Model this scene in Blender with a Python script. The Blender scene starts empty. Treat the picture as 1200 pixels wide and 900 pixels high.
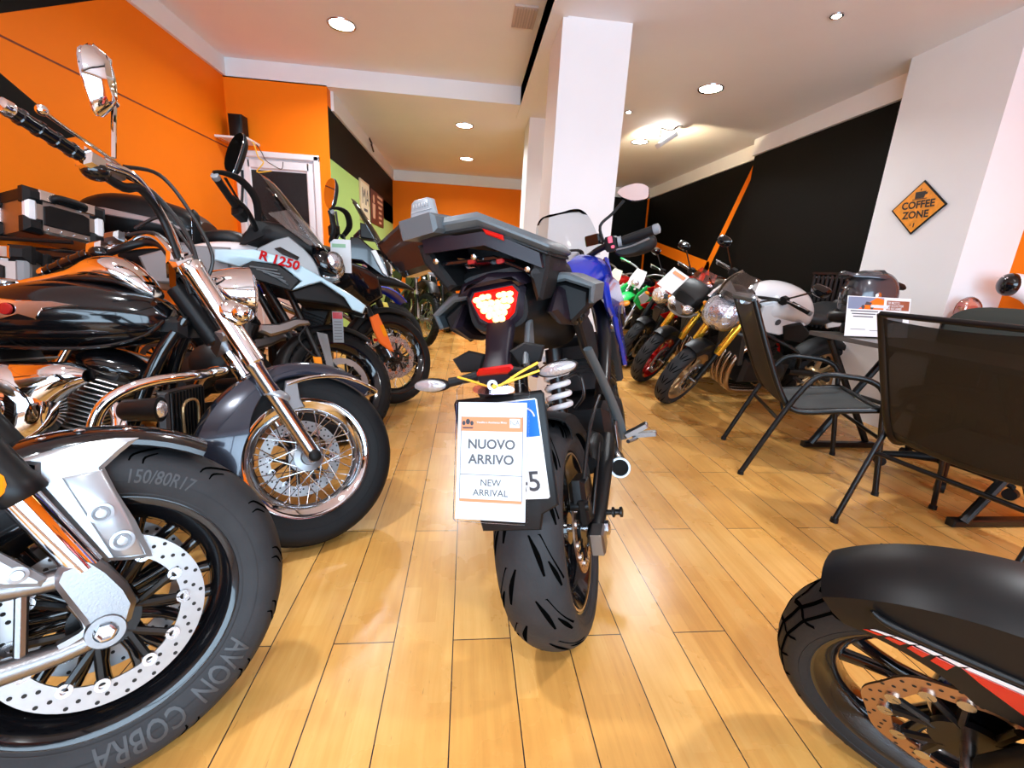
SKY=9.; EXPO=.5
import bpy, math, random
from mathutils import Vector as V, Matrix as MX
PI = math.pi
R = math.radians
SC = bpy.context.scene
COL = SC.collection
random.seed(7)

# ------------------------------------------------------------------ mesh kit
def lerp(a, b, t): return a + (b - a) * t
def cat(pts, k=4, closed=False):
    """Catmull-Rom through tuples of any length."""
    n = len(pts)
    if n < 3 or k < 2: return [tuple(p) for p in pts]
    out = []
    rng = range(n if closed else n - 1)
    for i in rng:
        if closed: p0, p1, p2, p3 = pts[(i-1) % n], pts[i], pts[(i+1) % n], pts[(i+2) % n]
        else: p0, p1, p2, p3 = pts[max(i-1, 0)], pts[i], pts[i+1], pts[min(i+2, n-1)]
        for j in range(k):
            t = j / k
            out.append(tuple(0.5*((2*b)+(-a+c)*t+(2*a-5*b+4*c-d)*t*t+(-a+3*b-3*c+d)*t**3) for a, b, c, d in zip(p0, p1, p2, p3)))
    if not closed: out.append(tuple(pts[-1]))
    return out

class MB:
    def __init__(s): s.v = []; s.f = []; s.mi = []; s.uv = {}
    def add(s, vs, fs, mi=0):
        b = len(s.v); s.v.extend(tuple(v) for v in vs)
        for f in fs: s.f.append(tuple(b + i for i in f)); s.mi.append(mi)
        return s
    def grid(s, rings, closed=True, cap=True, mi=0):
        n = len(rings[0]); fs = []
        for i in range(len(rings) - 1):
            for j in range(n if closed else n - 1):
                k = (j + 1) % n
                fs.append((i*n + j, i*n + k, (i+1)*n + k, (i+1)*n + j))
        if cap and closed:
            fs.append(tuple(range(n))[::-1]); fs.append(tuple((len(rings)-1)*n + j for j in range(n)))
        return s.add([p for r in rings for p in r], fs, mi)
    def tube(s, pts, r, n=10, k=1, mi=0, flat=1.0, closed=False):
        pts = [tuple(p) for p in pts]
        rr = r if isinstance(r, (list, tuple)) else [r] * len(pts)
        if k > 1:
            q = cat([p + (x,) for p, x in zip(pts, rr)], k, closed); pts = [p[:3] for p in q]; rr = [p[3] for p in q]
        P = [V(p) for p in pts]; m = len(P); rings = []
        t0 = (P[1] - P[0]).normalized()
        u = t0.cross(V((0, 0, 1)) if abs(t0.z) < .9 else V((0, 1, 0))).normalized()
        for i in range(m):
            if closed: t = (P[(i+1) % m] - P[i-1]).normalized()
            else: t = (P[min(i+1, m-1)] - P[max(i-1, 0)]).normalized()
            u = (u - t * u.dot(t)).normalized(); w = t.cross(u)
            rings.append([P[i] + u*(rr[i]*math.cos(2*PI*j/n)) + w*(rr[i]*flat*math.sin(2*PI*j/n)) for j in range(n)])
        if closed: rings.append(rings[0])
        return s.grid(rings, True, not closed, mi)
    def lathe(s, prof, o=(0, 0, 0), a=(0, 1, 0), n=32, mi=0, closed=False, cap=True):
        """prof: (along axis, radius) pairs"""
        a = V(a).normalized(); o = V(o)
        u = a.cross(V((0, 0, 1)) if abs(a.z) < .9 else V((1, 0, 0))).normalized(); w = a.cross(u)
        pr = list(prof) + ([prof[0]] if closed else [])
        rings = [[o + a*h + u*(r*math.cos(2*PI*j/n)) + w*(r*math.sin(2*PI*j/n)) for j in range(n)] for h, r in pr]
        return s.grid(rings, True, cap and not closed, mi)
    def slab(s, out, w0, w1, b=.004, fn=None, mi=0, k=1):
        """extruded outline (u, v) from w0 to w1 with chamfered edges; fn(u, v, w) -> xyz"""
        fn = fn or (lambda u, v, w: (u, w, v))
        if k > 1: out = cat(out, k, True)
        n = len(out)
        ar = sum(out[i][0]*out[(i+1) % n][1] - out[(i+1) % n][0]*out[i][1] for i in range(n))
        if ar < 0: out = out[::-1]
        ins = []
        for i in range(n):
            p, q, r = V(out[i-1]), V(out[i]), V(out[(i+1) % n])
            d1 = (q - p); d2 = (r - q)
            d1 = d1.normalized() if d1.length > 1e-9 else V((1, 0)); d2 = d2.normalized() if d2.length > 1e-9 else d1
            nn = V((-d1.y - d2.y, d1.x + d2.x)); l = nn.length
            nn = nn / l if l > 1e-6 else V((-d1.y, d1.x))
            c = max(.35, nn.dot(V((-d1.y, d1.x))))
            ins.append(tuple(q + nn * (b / c)))
        sg = 1 if w1 > w0 else -1
        bw = min(b, abs(w1 - w0) * .45) * sg
        rings = [[fn(u, v, w0) for u, v in ins], [fn(u, v, w0 + bw) for u, v in out], [fn(u, v, w1 - bw) for u, v in out], [fn(u, v, w1) for u, v in ins]]
        return s.grid(rings, True, True, mi)
    def box(s, c, d, b=.004, M=None, mi=0):
        M = M or MX.Identity(3); c = V(c); x, y, z = d[0]/2, d[1]/2, d[2]/2
        b = min(b, x*.9, z*.9)
        return s.slab([(-x, -z), (x, -z), (x, z), (-x, z)], -y, y, b, lambda u, v, w: c + M @ V((u, w, v)), mi)
    def ell(s, c, r, n=20, m=12, M=None, mi=0):
        M = M or MX.Identity(3); c = V(c)
        rings = [[c + M @ V((r[0]*math.cos(PI*i/m), r[1]*math.sin(PI*i/m)*math.cos(2*PI*j/n), r[2]*math.sin(PI*i/m)*math.sin(2*PI*j/n))) for j in range(n)] for i in range(m+1)]
        rings[0] = [c + M @ V((r[0], .0004*math.cos(2*PI*j/n), .0004*math.sin(2*PI*j/n))) for j in range(n)]
        rings[-1] = [c + M @ V((-r[0], .0004*math.cos(2*PI*j/n), .0004*math.sin(2*PI*j/n))) for j in range(n)]
        return s.grid(rings, True, True, mi)
    def body(s, secs, n=20, k=4, fn=None, mi=0):
        """loft of superellipse sections (x, zc, half width, half height, power, yc) along x"""
        fn = fn or (lambda p: p)
        q = [tuple(t) + (2.4, 0.)[len(t)-4:] for t in secs]
        q = cat(q, k) if k > 1 else q
        rings = []
        for x, zc, hw, hh, p, yc in q:
            hw = max(hw, .002); hh = max(hh, .002); p = max(p, 1.2); rg = []
            for j in range(n):
                a = 2*PI*j/n; c, d = math.cos(a), math.sin(a)
                rg.append(fn((x, yc + hw*math.copysign(abs(c)**(2/p), c), zc + hh*math.copysign(abs(d)**(2/p), d))))
            rings.append(rg)
        return s.grid(rings, True, True, mi)
    def arch(s, cx, cz, rad, a0, a1, hw, skirt, th=.004, n=24, m=10, fn=None, mi=0, taper=0.0, yc=0.0):
        """mudguard: U section swept round (cx, cz); skirt(t) = how far the sides come down"""
        sk = skirt if callable(skirt) else (lambda t: skirt)
        def ring(i, off):
            t = i / n; a = lerp(a0, a1, t); d = sk(t); h = hw * (1 - taper*abs(2*t-1)**3)
            out = []
            for j in range(m + 1):
                q = -1 + 2*j/m
                if abs(q) <= .6: y = q/.6*h*.86; r = rad - .35*h*(q/.6)**2*.5
                else:
                    e = (abs(q)-.6)/.4; y = math.copysign(h*(.86 + .14*min(1, e*2.2)), q); r = rad - .175*h - d*e
                y -= math.copysign(off, q) * (abs(q) > .6); r -= off
                out.append((cx + math.cos(a)*r, yc + y, cz + math.sin(a)*r))
            return out
        rings = []
        for i in range(n + 1):
            o = ring(i, 0); inn = ring(i, th)
            rings.append([fn(p) if fn else p for p in o + inn[::-1]])
        return s.grid(rings, True, True, mi)
    def text(s, body, size, o, ux, uy, al='CENTER', th=.0006, mi=0, fn=None, bold=0.0, fine=False):
        vs, fs = text_mesh(body, al, bold, fine or fn is not None); o = V(o); ux = V(ux).normalized(); uy = V(uy).normalized(); nz = ux.cross(uy)
        s.add([(fn(v[0]*size, v[1]*size) if fn else o + ux*(v[0]*size) + uy*(v[1]*size) + nz*th) for v in vs], fs, mi); return s

_tx = {}
def text_mesh(body, al, bold, fine=False):
    key = (body, al, bold, fine)
    if key not in _tx:
        cu = bpy.data.curves.new('t', 'FONT'); cu.body = body; cu.align_x = al; cu.align_y = 'CENTER'; cu.resolution_u = 3; cu.offset = bold
        ob = bpy.data.objects.new('t', cu); COL.objects.link(ob)
        dg = bpy.context.evaluated_depsgraph_get(); dg.update()
        me = bpy.data.meshes.new_from_object(ob.evaluated_get(dg))
        if fine:
            import bmesh
            bm = bmesh.new(); bm.from_mesh(me); bmesh.ops.triangulate(bm, faces=bm.faces)
            for _ in range(3):
                es = [e for e in bm.edges if e.calc_length() > .12]
                if es: bmesh.ops.subdivide_edges(bm, edges=es, cuts=1); bmesh.ops.triangulate(bm, faces=[f for f in bm.faces if len(f.verts) > 3])
            bm.to_mesh(me); bm.free()
        _tx[key] = ([tuple(v.co) for v in me.vertices], [tuple(p.vertices) for p in me.polygons])
        bpy.data.objects.remove(ob); bpy.data.curves.remove(cu); bpy.data.meshes.remove(me)
    return _tx[key]

def obj(name, mb, mats, parent=None, fn=None, smooth=42, label=None):
    me = bpy.data.meshes.new(name)
    me.from_pydata([tuple(fn(v)) if fn else tuple(v) for v in mb.v], [], mb.f)
    mats = mats if isinstance(mats, (list, tuple)) else [mats]
    for m in mats: me.materials.append(m)
    me.polygons.foreach_set('material_index', [min(i, len(mats)-1) for i in mb.mi])
    import bmesh
    bm = bmesh.new(); bm.from_mesh(me); bmesh.ops.recalc_face_normals(bm, faces=bm.faces); bm.to_mesh(me); bm.free()
    if smooth:
        me.polygons.foreach_set('use_smooth', [True]*len(me.polygons)); me.set_sharp_from_angle(angle=R(smooth))
    me.update()
    o = bpy.data.objects.new(name, me); COL.objects.link(o)
    if parent: o.parent = parent
    if label: o['label'] = label
    return o
def tag(o, label, cat_, group=None):
    o['label'] = label; o['category'] = cat_
    if group: o['group'] = group
    return o
def thing(name, label, cat_, loc=(0, 0, 0), rot=(0, 0, 0), group=None):
    o = bpy.data.objects.new(name, None); COL.objects.link(o); o.location = loc; o.rotation_euler = rot
    o.empty_display_size = .1
    return tag(o, label, cat_, group)
def struct(name, mb, mats, parent=None, smooth=42):
    o = obj(name, mb, mats, parent, smooth=smooth); o['kind'] = 'structure'; return o
def axis_rot(ax, a): return MX.Rotation(a, 3, V(ax))

# ------------------------------------------------------------------ materials
def mat(name, col, rough=.5, metal=0., spec=.5, coat=0., bump=0., bscale=200., emit=None, estr=0., var=0., vscale=4., bdist=.002):
    m = bpy.data.materials.new(name); m.use_nodes = True; nt = m.node_tree; b = nt.nodes['Principled BSDF']
    b.inputs['Base Color'].default_value = (*col, 1); b.inputs['Roughness'].default_value = rough; b.inputs['Metallic'].default_value = metal
    b.inputs['Specular IOR Level'].default_value = spec; b.inputs['Coat Weight'].default_value = coat; b.inputs['Coat Roughness'].default_value = .03
    if emit: b.inputs['Emission Color'].default_value = (*emit, 1); b.inputs['Emission Strength'].default_value = estr
    tc = nt.nodes.new('ShaderNodeTexCoord')
    if bump:
        n = nt.nodes.new('ShaderNodeTexNoise'); n.inputs['Scale'].default_value = bscale; n.inputs['Detail'].default_value = 2
        nt.links.new(tc.outputs['Object'], n.inputs['Vector'])
        bp = nt.nodes.new('ShaderNodeBump'); bp.inputs['Strength'].default_value = bump; bp.inputs['Distance'].default_value = bdist
        nt.links.new(n.outputs['Fac'], bp.inputs['Height']); nt.links.new(bp.outputs['Normal'], b.inputs['Normal'])
    if var:
        n = nt.nodes.new('ShaderNodeTexNoise'); n.inputs['Scale'].default_value = vscale; n.inputs['Detail'].default_value = 5
        nt.links.new(tc.outputs['Object'], n.inputs['Vector'])
        mr = nt.nodes.new('ShaderNodeMapRange'); mr.inputs['To Min'].default_value = 1 - var; mr.inputs['To Max'].default_value = 1 + var
        nt.links.new(n.outputs['Fac'], mr.inputs['Value'])
        mx = nt.nodes.new('ShaderNodeVectorMath'); mx.operation = 'SCALE'; mx.inputs[0].default_value = col
        nt.links.new(mr.outputs['Result'], mx.inputs['Scale']); nt.links.new(mx.outputs['Vector'], b.inputs['Base Color'])
    return m
def clear(name, tint, gloss=.12, rough=.03):
    """thin sheet of clear or smoked plastic"""
    m = bpy.data.materials.new(name); m.use_nodes = True; nt = m.node_tree; nt.nodes.clear()
    o = nt.nodes.new('ShaderNodeOutputMaterial'); mx = nt.nodes.new('ShaderNodeMixShader')
    t = nt.nodes.new('ShaderNodeBsdfTransparent'); t.inputs['Color'].default_value = (*tint, 1)
    g = nt.nodes.new('ShaderNodeBsdfGlossy'); g.inputs['Roughness'].default_value = rough; g.inputs['Color'].default_value = (.9, .9, .9, 1)
    f = nt.nodes.new('ShaderNodeFresnel'); f.inputs['IOR'].default_value = 1.3
    a = nt.nodes.new('ShaderNodeMath'); a.operation = 'ADD'; a.inputs[1].default_value = gloss; a.use_clamp = True
    nt.links.new(f.outputs[0], a.inputs[0]); nt.links.new(a.outputs[0], mx.inputs[0]); nt.links.new(t.outputs[0], mx.inputs[1]); nt.links.new(g.outputs[0], mx.inputs[2])
    nt.links.new(mx.outputs[0], o.inputs[0]); return m
def fabric_mesh(name, col, holes):
    m = bpy.data.materials.new(name); m.use_nodes = True; nt = m.node_tree; b = nt.nodes['Principled BSDF']; o = nt.nodes['Material Output']
    b.inputs['Base Color'].default_value = (*col, 1); b.inputs['Roughness'].default_value = .6
    t = nt.nodes.new('ShaderNodeBsdfTransparent'); mx = nt.nodes.new('ShaderNodeMixShader'); mx.inputs[0].default_value = holes
    nt.links.new(b.outputs[0], mx.inputs[1]); nt.links.new(t.outputs[0], mx.inputs[2]); nt.links.new(mx.outputs[0], o.inputs[0])
    return m
M = {}
M['black_gloss'] = mat('black gloss paint', (.004, .004, .005), .12, spec=.35, coat=.45)
M['black_satin'] = mat('black satin', (.005, .005, .0055), .40, spec=.25)
M['black_plastic'] = mat('black textured plastic', (.0065, .0065, .007), .5, spec=.22, bump=.25, bscale=500)
M['lamp_tint_plastic'] = mat('dark plastic with red glow tint', (.010, .006, .011), .42, spec=.3, bump=.15, bscale=500)  # plum tint is red tail-lamp light put into the dark plastic's colour
M['grey_plastic'] = mat('slate grey plastic', (.075, .088, .096), .42, bump=.15, bscale=500)
M['light_grey'] = mat('light grey plastic', (.22, .235, .25), .42, spec=.3)
M['black_metal'] = mat('black painted steel', (.005, .005, .0055), .30, spec=.35)
M['engine_black'] = mat('engine black', (.008, .008, .009), .38, spec=.4)
M['rubber'] = mat('tyre rubber', (.008, .008, .009), .6, spec=.2, bump=.3, bscale=90, var=.25, vscale=9)
M['rubber_dust'] = mat('dusty tyre rubber', (.026, .026, .028), .6, spec=.22, bump=.3, bscale=90, var=.35, vscale=14)
M['groove'] = mat('tyre groove', (.0015, .0015, .0015), .9, spec=0.)
M['rubber_mid'] = mat('used tyre rubber', (.017, .017, .018), .6, spec=.2, bump=.3, bscale=90, var=.3, vscale=12)
M['tyre_letter'] = mat('raised tyre lettering', (.038, .038, .040), .5)
M['chrome'] = mat('chrome', (.82, .82, .84), .05, metal=1.)
M['steel'] = mat('brushed steel', (.55, .55, .57), .22, metal=1., var=.1, vscale=60)
M['alu'] = mat('cast aluminium', (.28, .28, .29), .36, metal=1., bump=.15, bscale=250)
M['alu_sheet'] = mat('aluminium sheet', (.45, .44, .42), .38, metal=1., var=.08, vscale=30)
M['disc'] = mat('brake disc steel', (.40, .39, .39), .38, metal=.9, var=.08, vscale=80)
M['disc_bronze'] = mat('used brake disc', (.50, .33, .24), .32, metal=1.)
M['hole'] = mat('drilled hole', (.01, .008, .006), .8)
M['silver'] = mat('silver paint', (.36, .37, .39), .28, metal=.5, coat=.4)
M['white'] = mat('white paint', (.74, .74, .76), .18, coat=.5)
M['cream'] = mat('cream plastic', (.72, .66, .50), .35)
M['ice'] = mat('ice blue paint', (.43, .61, .70), .25, coat=.35)
M['grey_paint'] = mat('mid grey paint', (.22, .235, .25), .3, metal=.3, coat=.2)
M['navy'] = mat('dark blue grey metallic', (.022, .026, .042), .16, metal=.35, coat=.7)
M['blue'] = mat('racing blue paint', (.012, .035, .42), .16, metal=.2, coat=.6)
M['sky_blue'] = mat('light blue paint', (.25, .55, .80), .2, coat=.4)
M['red'] = mat('red paint', (.50, .005, .005), .2, coat=.5)
M['red_print'] = mat('red lettering', (.42, .003, .006), .6, spec=.1)
M['orange'] = mat('orange plastic', (.95, .16, .015), .35)
M['amber'] = mat('amber reflector', (.95, .30, .01), .12, coat=.5)
M['gold'] = mat('gold anodised fork', (.95, .50, .04), .22, metal=.75)
M['bronze'] = mat('bronze wheel paint', (.55, .36, .18), .28, metal=.7)
M['copper'] = mat('heat tinted header steel', (.50, .40, .32), .2, metal=1.)
M['green'] = mat('green plastic', (.02, .62, .12), .3, coat=.3)
M['lime'] = mat('lime green plastic', (.30, .80, .04), .3, coat=.3)
M['yellow'] = mat('yellow plastic', (.80, .68, .08), .35)
M['seat'] = mat('black seat vinyl', (.009, .009, .010), .5, bump=.3, bscale=300)
M['seat_grey'] = mat('grey seat vinyl', (.07, .065, .062), .55, bump=.3, bscale=300)
M['signal_clear'] = mat('clear indicator lens', (.42, .43, .46), .15, metal=.5, bump=.9, bscale=160)
M['mirror'] = mat('mirror glass', (.85, .86, .92), .02, metal=1.)
M['lens'] = clear('clear lens', (.92, .95, 1.), .18)
M['screen'] = clear('clear windscreen', (.93, .95, .96), .07)
M['smoke'] = clear('smoked windscreen', (.72, .71, .70), .06)
M['olive'] = clear('olive tinted windscreen', (.42, .36, .10), .12)
M['reflect'] = mat('headlamp reflector', (.93, .95, 1.), .22, metal=.8, bump=1., bscale=26, bdist=.02)
M['tail'] = mat('lit tail lamp', (.25, .003, .002), .3, spec=.2, emit=(1., .008, .003), estr=.7)
M['tail_hot'] = mat('lit tail lamp core', (.9, .5, .2), .3, emit=(1., .50, .13), estr=3.2)
M['tail_red'] = mat('red lens', (.45, .005, .006), .12, coat=.5)
M['paper'] = mat('white paper', (.74, .74, .75), .6)
M['ink'] = mat('dark grey ink', (.05, .05, .06), .6)
M['ink_grey'] = mat('grey ink', (.10, .10, .105), .6)
M['salmon'] = mat('salmon print', (.80, .27, .11), .6)
M['plate_blue'] = mat('plate blue band', (.015, .16, .72), .4)
M['cable'] = mat('cable rubber', (.008, .008, .009), .4)
M['yellow_cord'] = mat('yellow elastic cord', (.85, .52, .04), .5)
M['pink'] = mat('pink switch', (.85, .08, .14), .4)
M['radiator'] = mat('radiator core', (.05, .05, .052), .4, metal=.6)
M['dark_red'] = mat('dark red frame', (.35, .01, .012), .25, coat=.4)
M['white_plastic'] = mat('white plastic', (.78, .78, .80), .3)
# ------------------------------------------------------------------ room materials
def wall_paint(name, col, rough=.6, var=.05):
    return mat(name, col, rough, spec=.12, bump=.12, bscale=60, var=var, vscale=1.7)
M['w_orange'] = wall_paint('orange wall paint', (.93, .205, .005))
M['w_black'] = wall_paint('black wall paint', (.0022, .0021, .0012), .6, .1)
M['w_white'] = wall_paint('white wall paint', (.84, .83, .83))
M['w_ceil'] = wall_paint('ceiling paint', (.84, .82, .82))
M['w_green'] = wall_paint('light green wall paint', (.42, .62, .18))
M['w_line'] = mat('dark joint line', (.18, .02, .003), .7)
def floor_mat():
    m = bpy.data.materials.new('maple plank floor'); m.use_nodes = True; nt = m.node_tree; L = nt.links; b = nt.nodes['Principled BSDF']
    N = lambda t: nt.nodes.new('ShaderNode' + t)
    tc = N('TexCoord'); sp = N('SeparateXYZ'); L.new(tc.outputs['Object'], sp.inputs[0])
    ax = N('Math'); ax.operation = 'ADD'; ax.inputs[1].default_value = -1.053 + .549 + 40*1.098
    ay = N('Math'); ay.operation = 'ADD'; ay.inputs[1].default_value = .0126 + 40*.1672
    L.new(sp.outputs['Y'], ax.inputs[0]); L.new(sp.outputs['X'], ay.inputs[0])
    cb = N('CombineXYZ'); L.new(ax.outputs[0], cb.inputs['X']); L.new(ay.outputs[0], cb.inputs['Y'])
    br = N('TexBrick'); br.offset = .5; br.offset_frequency = 2; br.squash = 1.
    br.inputs['Scale'].default_value = 1.; br.inputs['Brick Width'].default_value = 1.098; br.inputs['Row Height'].default_value = .1672
    br.inputs['Mortar Size'].default_value = .0016; br.inputs['Mortar Smooth'].default_value = .1; br.inputs['Bias'].default_value = 0
    br.inputs['Color1'].default_value = (.0, .0, .0, 1); br.inputs['Color2'].default_value = (1, 1, 1, 1); br.inputs['Mortar'].default_value = (.5, .5, .5, 1)
    L.new(cb.outputs[0], br.inputs['Vector'])
    # strips inside each plank: three staggered strips, each with its own tone
    b2 = N('TexBrick'); b2.offset = .37; b2.offset_frequency = 2
    b2.inputs['Scale'].default_value = 1.; b2.inputs['Brick Width'].default_value = .41; b2.inputs['Row Height'].default_value = .1672/3; b2.inputs['Mortar Size'].default_value = 0.
    b2.inputs['Color1'].default_value = (0, 0, 0, 1); b2.inputs['Color2'].default_value = (1, 1, 1, 1); L.new(cb.outputs[0], b2.inputs['Vector'])
    mp = N('Mapping'); mp.inputs['Scale'].default_value = (26, 1.6, 1); L.new(tc.outputs['Object'], mp.inputs['Vector'])
    g = N('TexNoise'); g.inputs['Scale'].default_value = 2.2; g.inputs['Detail'].default_value = 7; g.inputs['Roughness'].default_value = .6; L.new(mp.outputs[0], g.inputs['Vector'])
    g2 = N('TexNoise'); g2.inputs['Scale'].default_value = 3.1; g2.inputs['Detail'].default_value = 5; L.new(tc.outputs['Object'], g2.inputs['Vector'])
    def mul(a, k): n = N('Math'); n.operation = 'MULTIPLY'; L.new(a, n.inputs[0]); n.inputs[1].default_value = k; return n.outputs[0]
    def add(a, c): n = N('Math'); n.operation = 'ADD'; L.new(a, n.inputs[0]); L.new(c, n.inputs[1]); return n.outputs[0]
    f = add(add(mul(br.outputs['Color'], .22), mul(b2.outputs['Color'], .16)), add(mul(g.outputs['Fac'], .38), mul(g2.outputs['Fac'], .55)))
    cr = N('ValToRGB'); e = cr.color_ramp.elements
    e[0].position = .30; e[0].color = (.42, .175, .035, 1); e[1].position = 1.0; e[1].color = (.80, .49, .165, 1)
    k = cr.color_ramp.elements.new(.66); k.color = (.65, .33, .08, 1)
    L.new(f, cr.inputs[0])
    # short dark flecks in the grain
    mp2 = N('Mapping'); mp2.inputs['Scale'].default_value = (150, 22, 1); L.new(tc.outputs['Object'], mp2.inputs['Vector'])
    fl = N('TexNoise'); fl.inputs['Scale'].default_value = 1.; fl.inputs['Detail'].default_value = 2; L.new(mp2.outputs[0], fl.inputs['Vector'])
    fr = N('MapRange'); fr.inputs['From Min'].default_value = .70; fr.inputs['From Max'].default_value = .80; L.new(fl.outputs['Fac'], fr.inputs['Value'])
    fm = N('MixRGB'); fm.inputs[2].default_value = (.18, .07, .02, 1); L.new(mul(fr.outputs[0], .7), fm.inputs[0]); L.new(cr.outputs[0], fm.inputs[1])
    mx = N('MixRGB'); mx.inputs[2].default_value = (.012, .008, .012, 1); L.new(br.outputs['Fac'], mx.inputs[0]); L.new(fm.outputs[0], mx.inputs[1])
    L.new(mx.outputs[0], b.inputs['Base Color'])
    rr = N('MapRange'); rr.inputs['To Min'].default_value = .2; rr.inputs['To Max'].default_value = .36; L.new(g2.outputs['Fac'], rr.inputs['Value']); L.new(rr.outputs[0], b.inputs['Roughness'])
    bp = N('Bump'); bp.inputs['Strength'].default_value = .25; bp.inputs['Distance'].default_value = .001; bp.invert = True
    L.new(br.outputs['Fac'], bp.inputs['Height']); L.new(bp.outputs[0], b.inputs['Normal'])
    return m
M['floor'] = floor_mat()
M['frosted'] = mat('dark frosted door glass', (.008, .008, .009), .2, spec=.3, bump=1., bscale=120, bdist=.01)
M['lamp'] = mat('downlight lens', (1, 1, 1), .4, emit=(1., .95, .86), estr=22.)
M['spot'] = mat('spot bulb', (1, 1, 1), .4, emit=(1., .85, .62), estr=30.)
M['rust'] = mat('weathered yellow sign paint', (.86, .30, .015), .45, var=.4, vscale=26)

# ------------------------------------------------------------------ room shell
XL, XR = -2.44, 3.62
def quadbox(x0, x1, y0, y1, z0, z1, b=.0):
    m = MB(); return m.add([(x, y, z) for x in (x0, x1) for y in (y0, y1) for z in (z0, z1)],
        [(0, 1, 3, 2), (4, 6, 7, 5), (0, 4, 5, 1), (2, 3, 7, 6), (0, 2, 6, 4), (1, 5, 7, 3)])
def addbox(m, x0, x1, y0, y1, z0, z1, mi=0):
    return m.add([(x, y, z) for x in (x0, x1) for y in (y0, y1) for z in (z0, z1)],
        [(0, 1, 3, 2), (4, 6, 7, 5), (0, 4, 5, 1), (2, 3, 7, 6), (0, 2, 6, 4), (1, 5, 7, 3)], mi)
YF = -2.6
struct('floor', quadbox(-2.6, 3.8, YF - .1, 9.4, -.1, 0), M['floor'], smooth=0)
m = quadbox(XL - .12, .5, YF, 5.32, 2.88, 3.0); struct('ceiling', m, M['w_ceil'], smooth=0)
m = quadbox(.5, 3.75, YF, 9.3, 2.71, 3.0); struct('ceiling_low_right', m, M['w_ceil'], smooth=0)
m = quadbox(-1.6, .5, 5.32, 9.3, 2.71, 3.0); struct('ceiling_low_back', m, M['w_ceil'], smooth=0)
m = quadbox(XL, .5, 5.2, 5.32, 2.71, 3.0); struct('beam_step', m, M['w_white'], smooth=0)
m = quadbox(.5, .62, YF, 5.6, 2.70, 2.9); struct('beam_side', m, M['w_white'], smooth=0)
# left wall with its painted stripes
m = quadbox(XL - .12, XL, YF, 5.32, 0, 2.9)
xs = XL + .0015
m.add([(xs, 2.94, 2.18), (xs, 3.64, 2.58), (xs, 3.88, 2.72), (xs, 2.2, 2.72), (xs, 2.2, 1.76)], [(0, 1, 2, 3, 4)], 1)
m.add([(xs, 2.3, 2.15), (xs, 3.09, 1.78), (xs, 3.28, 1.69), (xs, 3.1, 1.62), (xs, 2.84, 1.75), (xs, 2.3, 2.0)], [(0, 1, 2, 3, 4, 5)], 1)
m.add([(xs, -1, 2.064), (xs, 5.2, 2.064), (xs, 5.2, 2.075), (xs, -1, 2.075)], [(0, 1, 2, 3)], 2)
struct('wall_left', m, [M['w_orange'], M['w_black'], M['w_line']], smooth=0)
m = quadbox(XL, XL + .03, YF, 5.2, 2.72, 2.89); struct('trim_1', m, M['w_white'], smooth=0)
# wall with the door, then the green side wall and the back wall
m = MB(); addbox(m, XL, -2.39, 5.2, 5.32, 0, 2.72); addbox(m, -2.39, -1.57, 5.2, 5.32, 2.06, 2.72); addbox(m, -1.57, -1.46, 5.2, 5.32, 0, 2.72)
struct('wall_partition', m, M['w_orange'], smooth=0)
d = struct('door_1', MB().box((-1.98, 5.24, 1.02), (.81, .05, 2.04), .006), M['white_plastic'])
m = MB(); fr = M['white_plastic']
for x in (-2.365, -1.595): m.box((x, 5.195, 1.03), (.06, .05, 2.06), .01)
m.box((-1.98, 5.195, 2.035), (.83, .05, .06), .01)
for x in (-2.29, -1.67): m.box((x, 5.215, 1.0), (.07, .035, 1.98), .01)
m.box((-1.98, 5.215, 1.95), (.62, .035, .09), .01); m.box((-1.98, 5.215, .72), (.62, .035, .10), .01)
struct('door_frame', m, fr, d)
struct('door_glass', MB().box((-1.98, 5.213, 1.34), (.55, .012, 1.1), .002), M['frosted'], d)
m = MB(); m.tube([(-1.69, 5.20, 1.02), (-1.69, 5.15, 1.02), (-1.79, 5.15, 1.02)], .009); m.box((-1.69, 5.197, 1.02), (.035, .01, .16), .004)
struct('door_handle', m, M['steel'], d)
m = quadbox(-1.58, -1.46, 5.32, 9.3, 0, 2.72)
g = -1.4585
m.add([(g, 5.2, 0), (g, 9.2, 0), (g, 9.2, 2.05), (g, 5.2, 2.05)], [(0, 1, 2, 3)], 1)
m.add([(g, 6.85, 1.9), (g, 8.12, 1.9), (g, 8.12, 2.06), (g, 6.85, 2.06)], [(0, 1, 2, 3)], 1)
m.add([(g, 5.2, 2.05), (g, 9.2, 2.05), (g, 9.2, 2.54), (g, 5.2, 2.54)], [(0, 1, 2, 3)], 2)
m.add([(g, 8.14, 1.75), (g, 9.2, 1.75), (g, 9.2, 2.06), (g, 8.14, 2.06)], [(0, 1, 2, 3)], 2)
struct('wall_green', m, [M['w_white'], M['w_green'], M['w_black']], smooth=0)
struct('trim_2', quadbox(-1.46, -1.43, 5.32, 9.2, 2.53, 2.71), M['w_white'], smooth=0)
m = quadbox(-1.6, 3.7, 9.2, 9.32, 0, 2.72); m.add([(1.25, 9.1985, 0), (3.55, 9.1985, 0), (3.55, 9.1985, 2.72), (1.25, 9.1985, 2.72)], [(0, 1, 2, 3)], 1)
struct('wall_back', m, [M['w_orange'], M['w_black']], smooth=0)
struct('trim_3', quadbox(-1.43, 3.55, 9.17, 9.2, 2.53, 2.71), M['w_white'], smooth=0)
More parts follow.
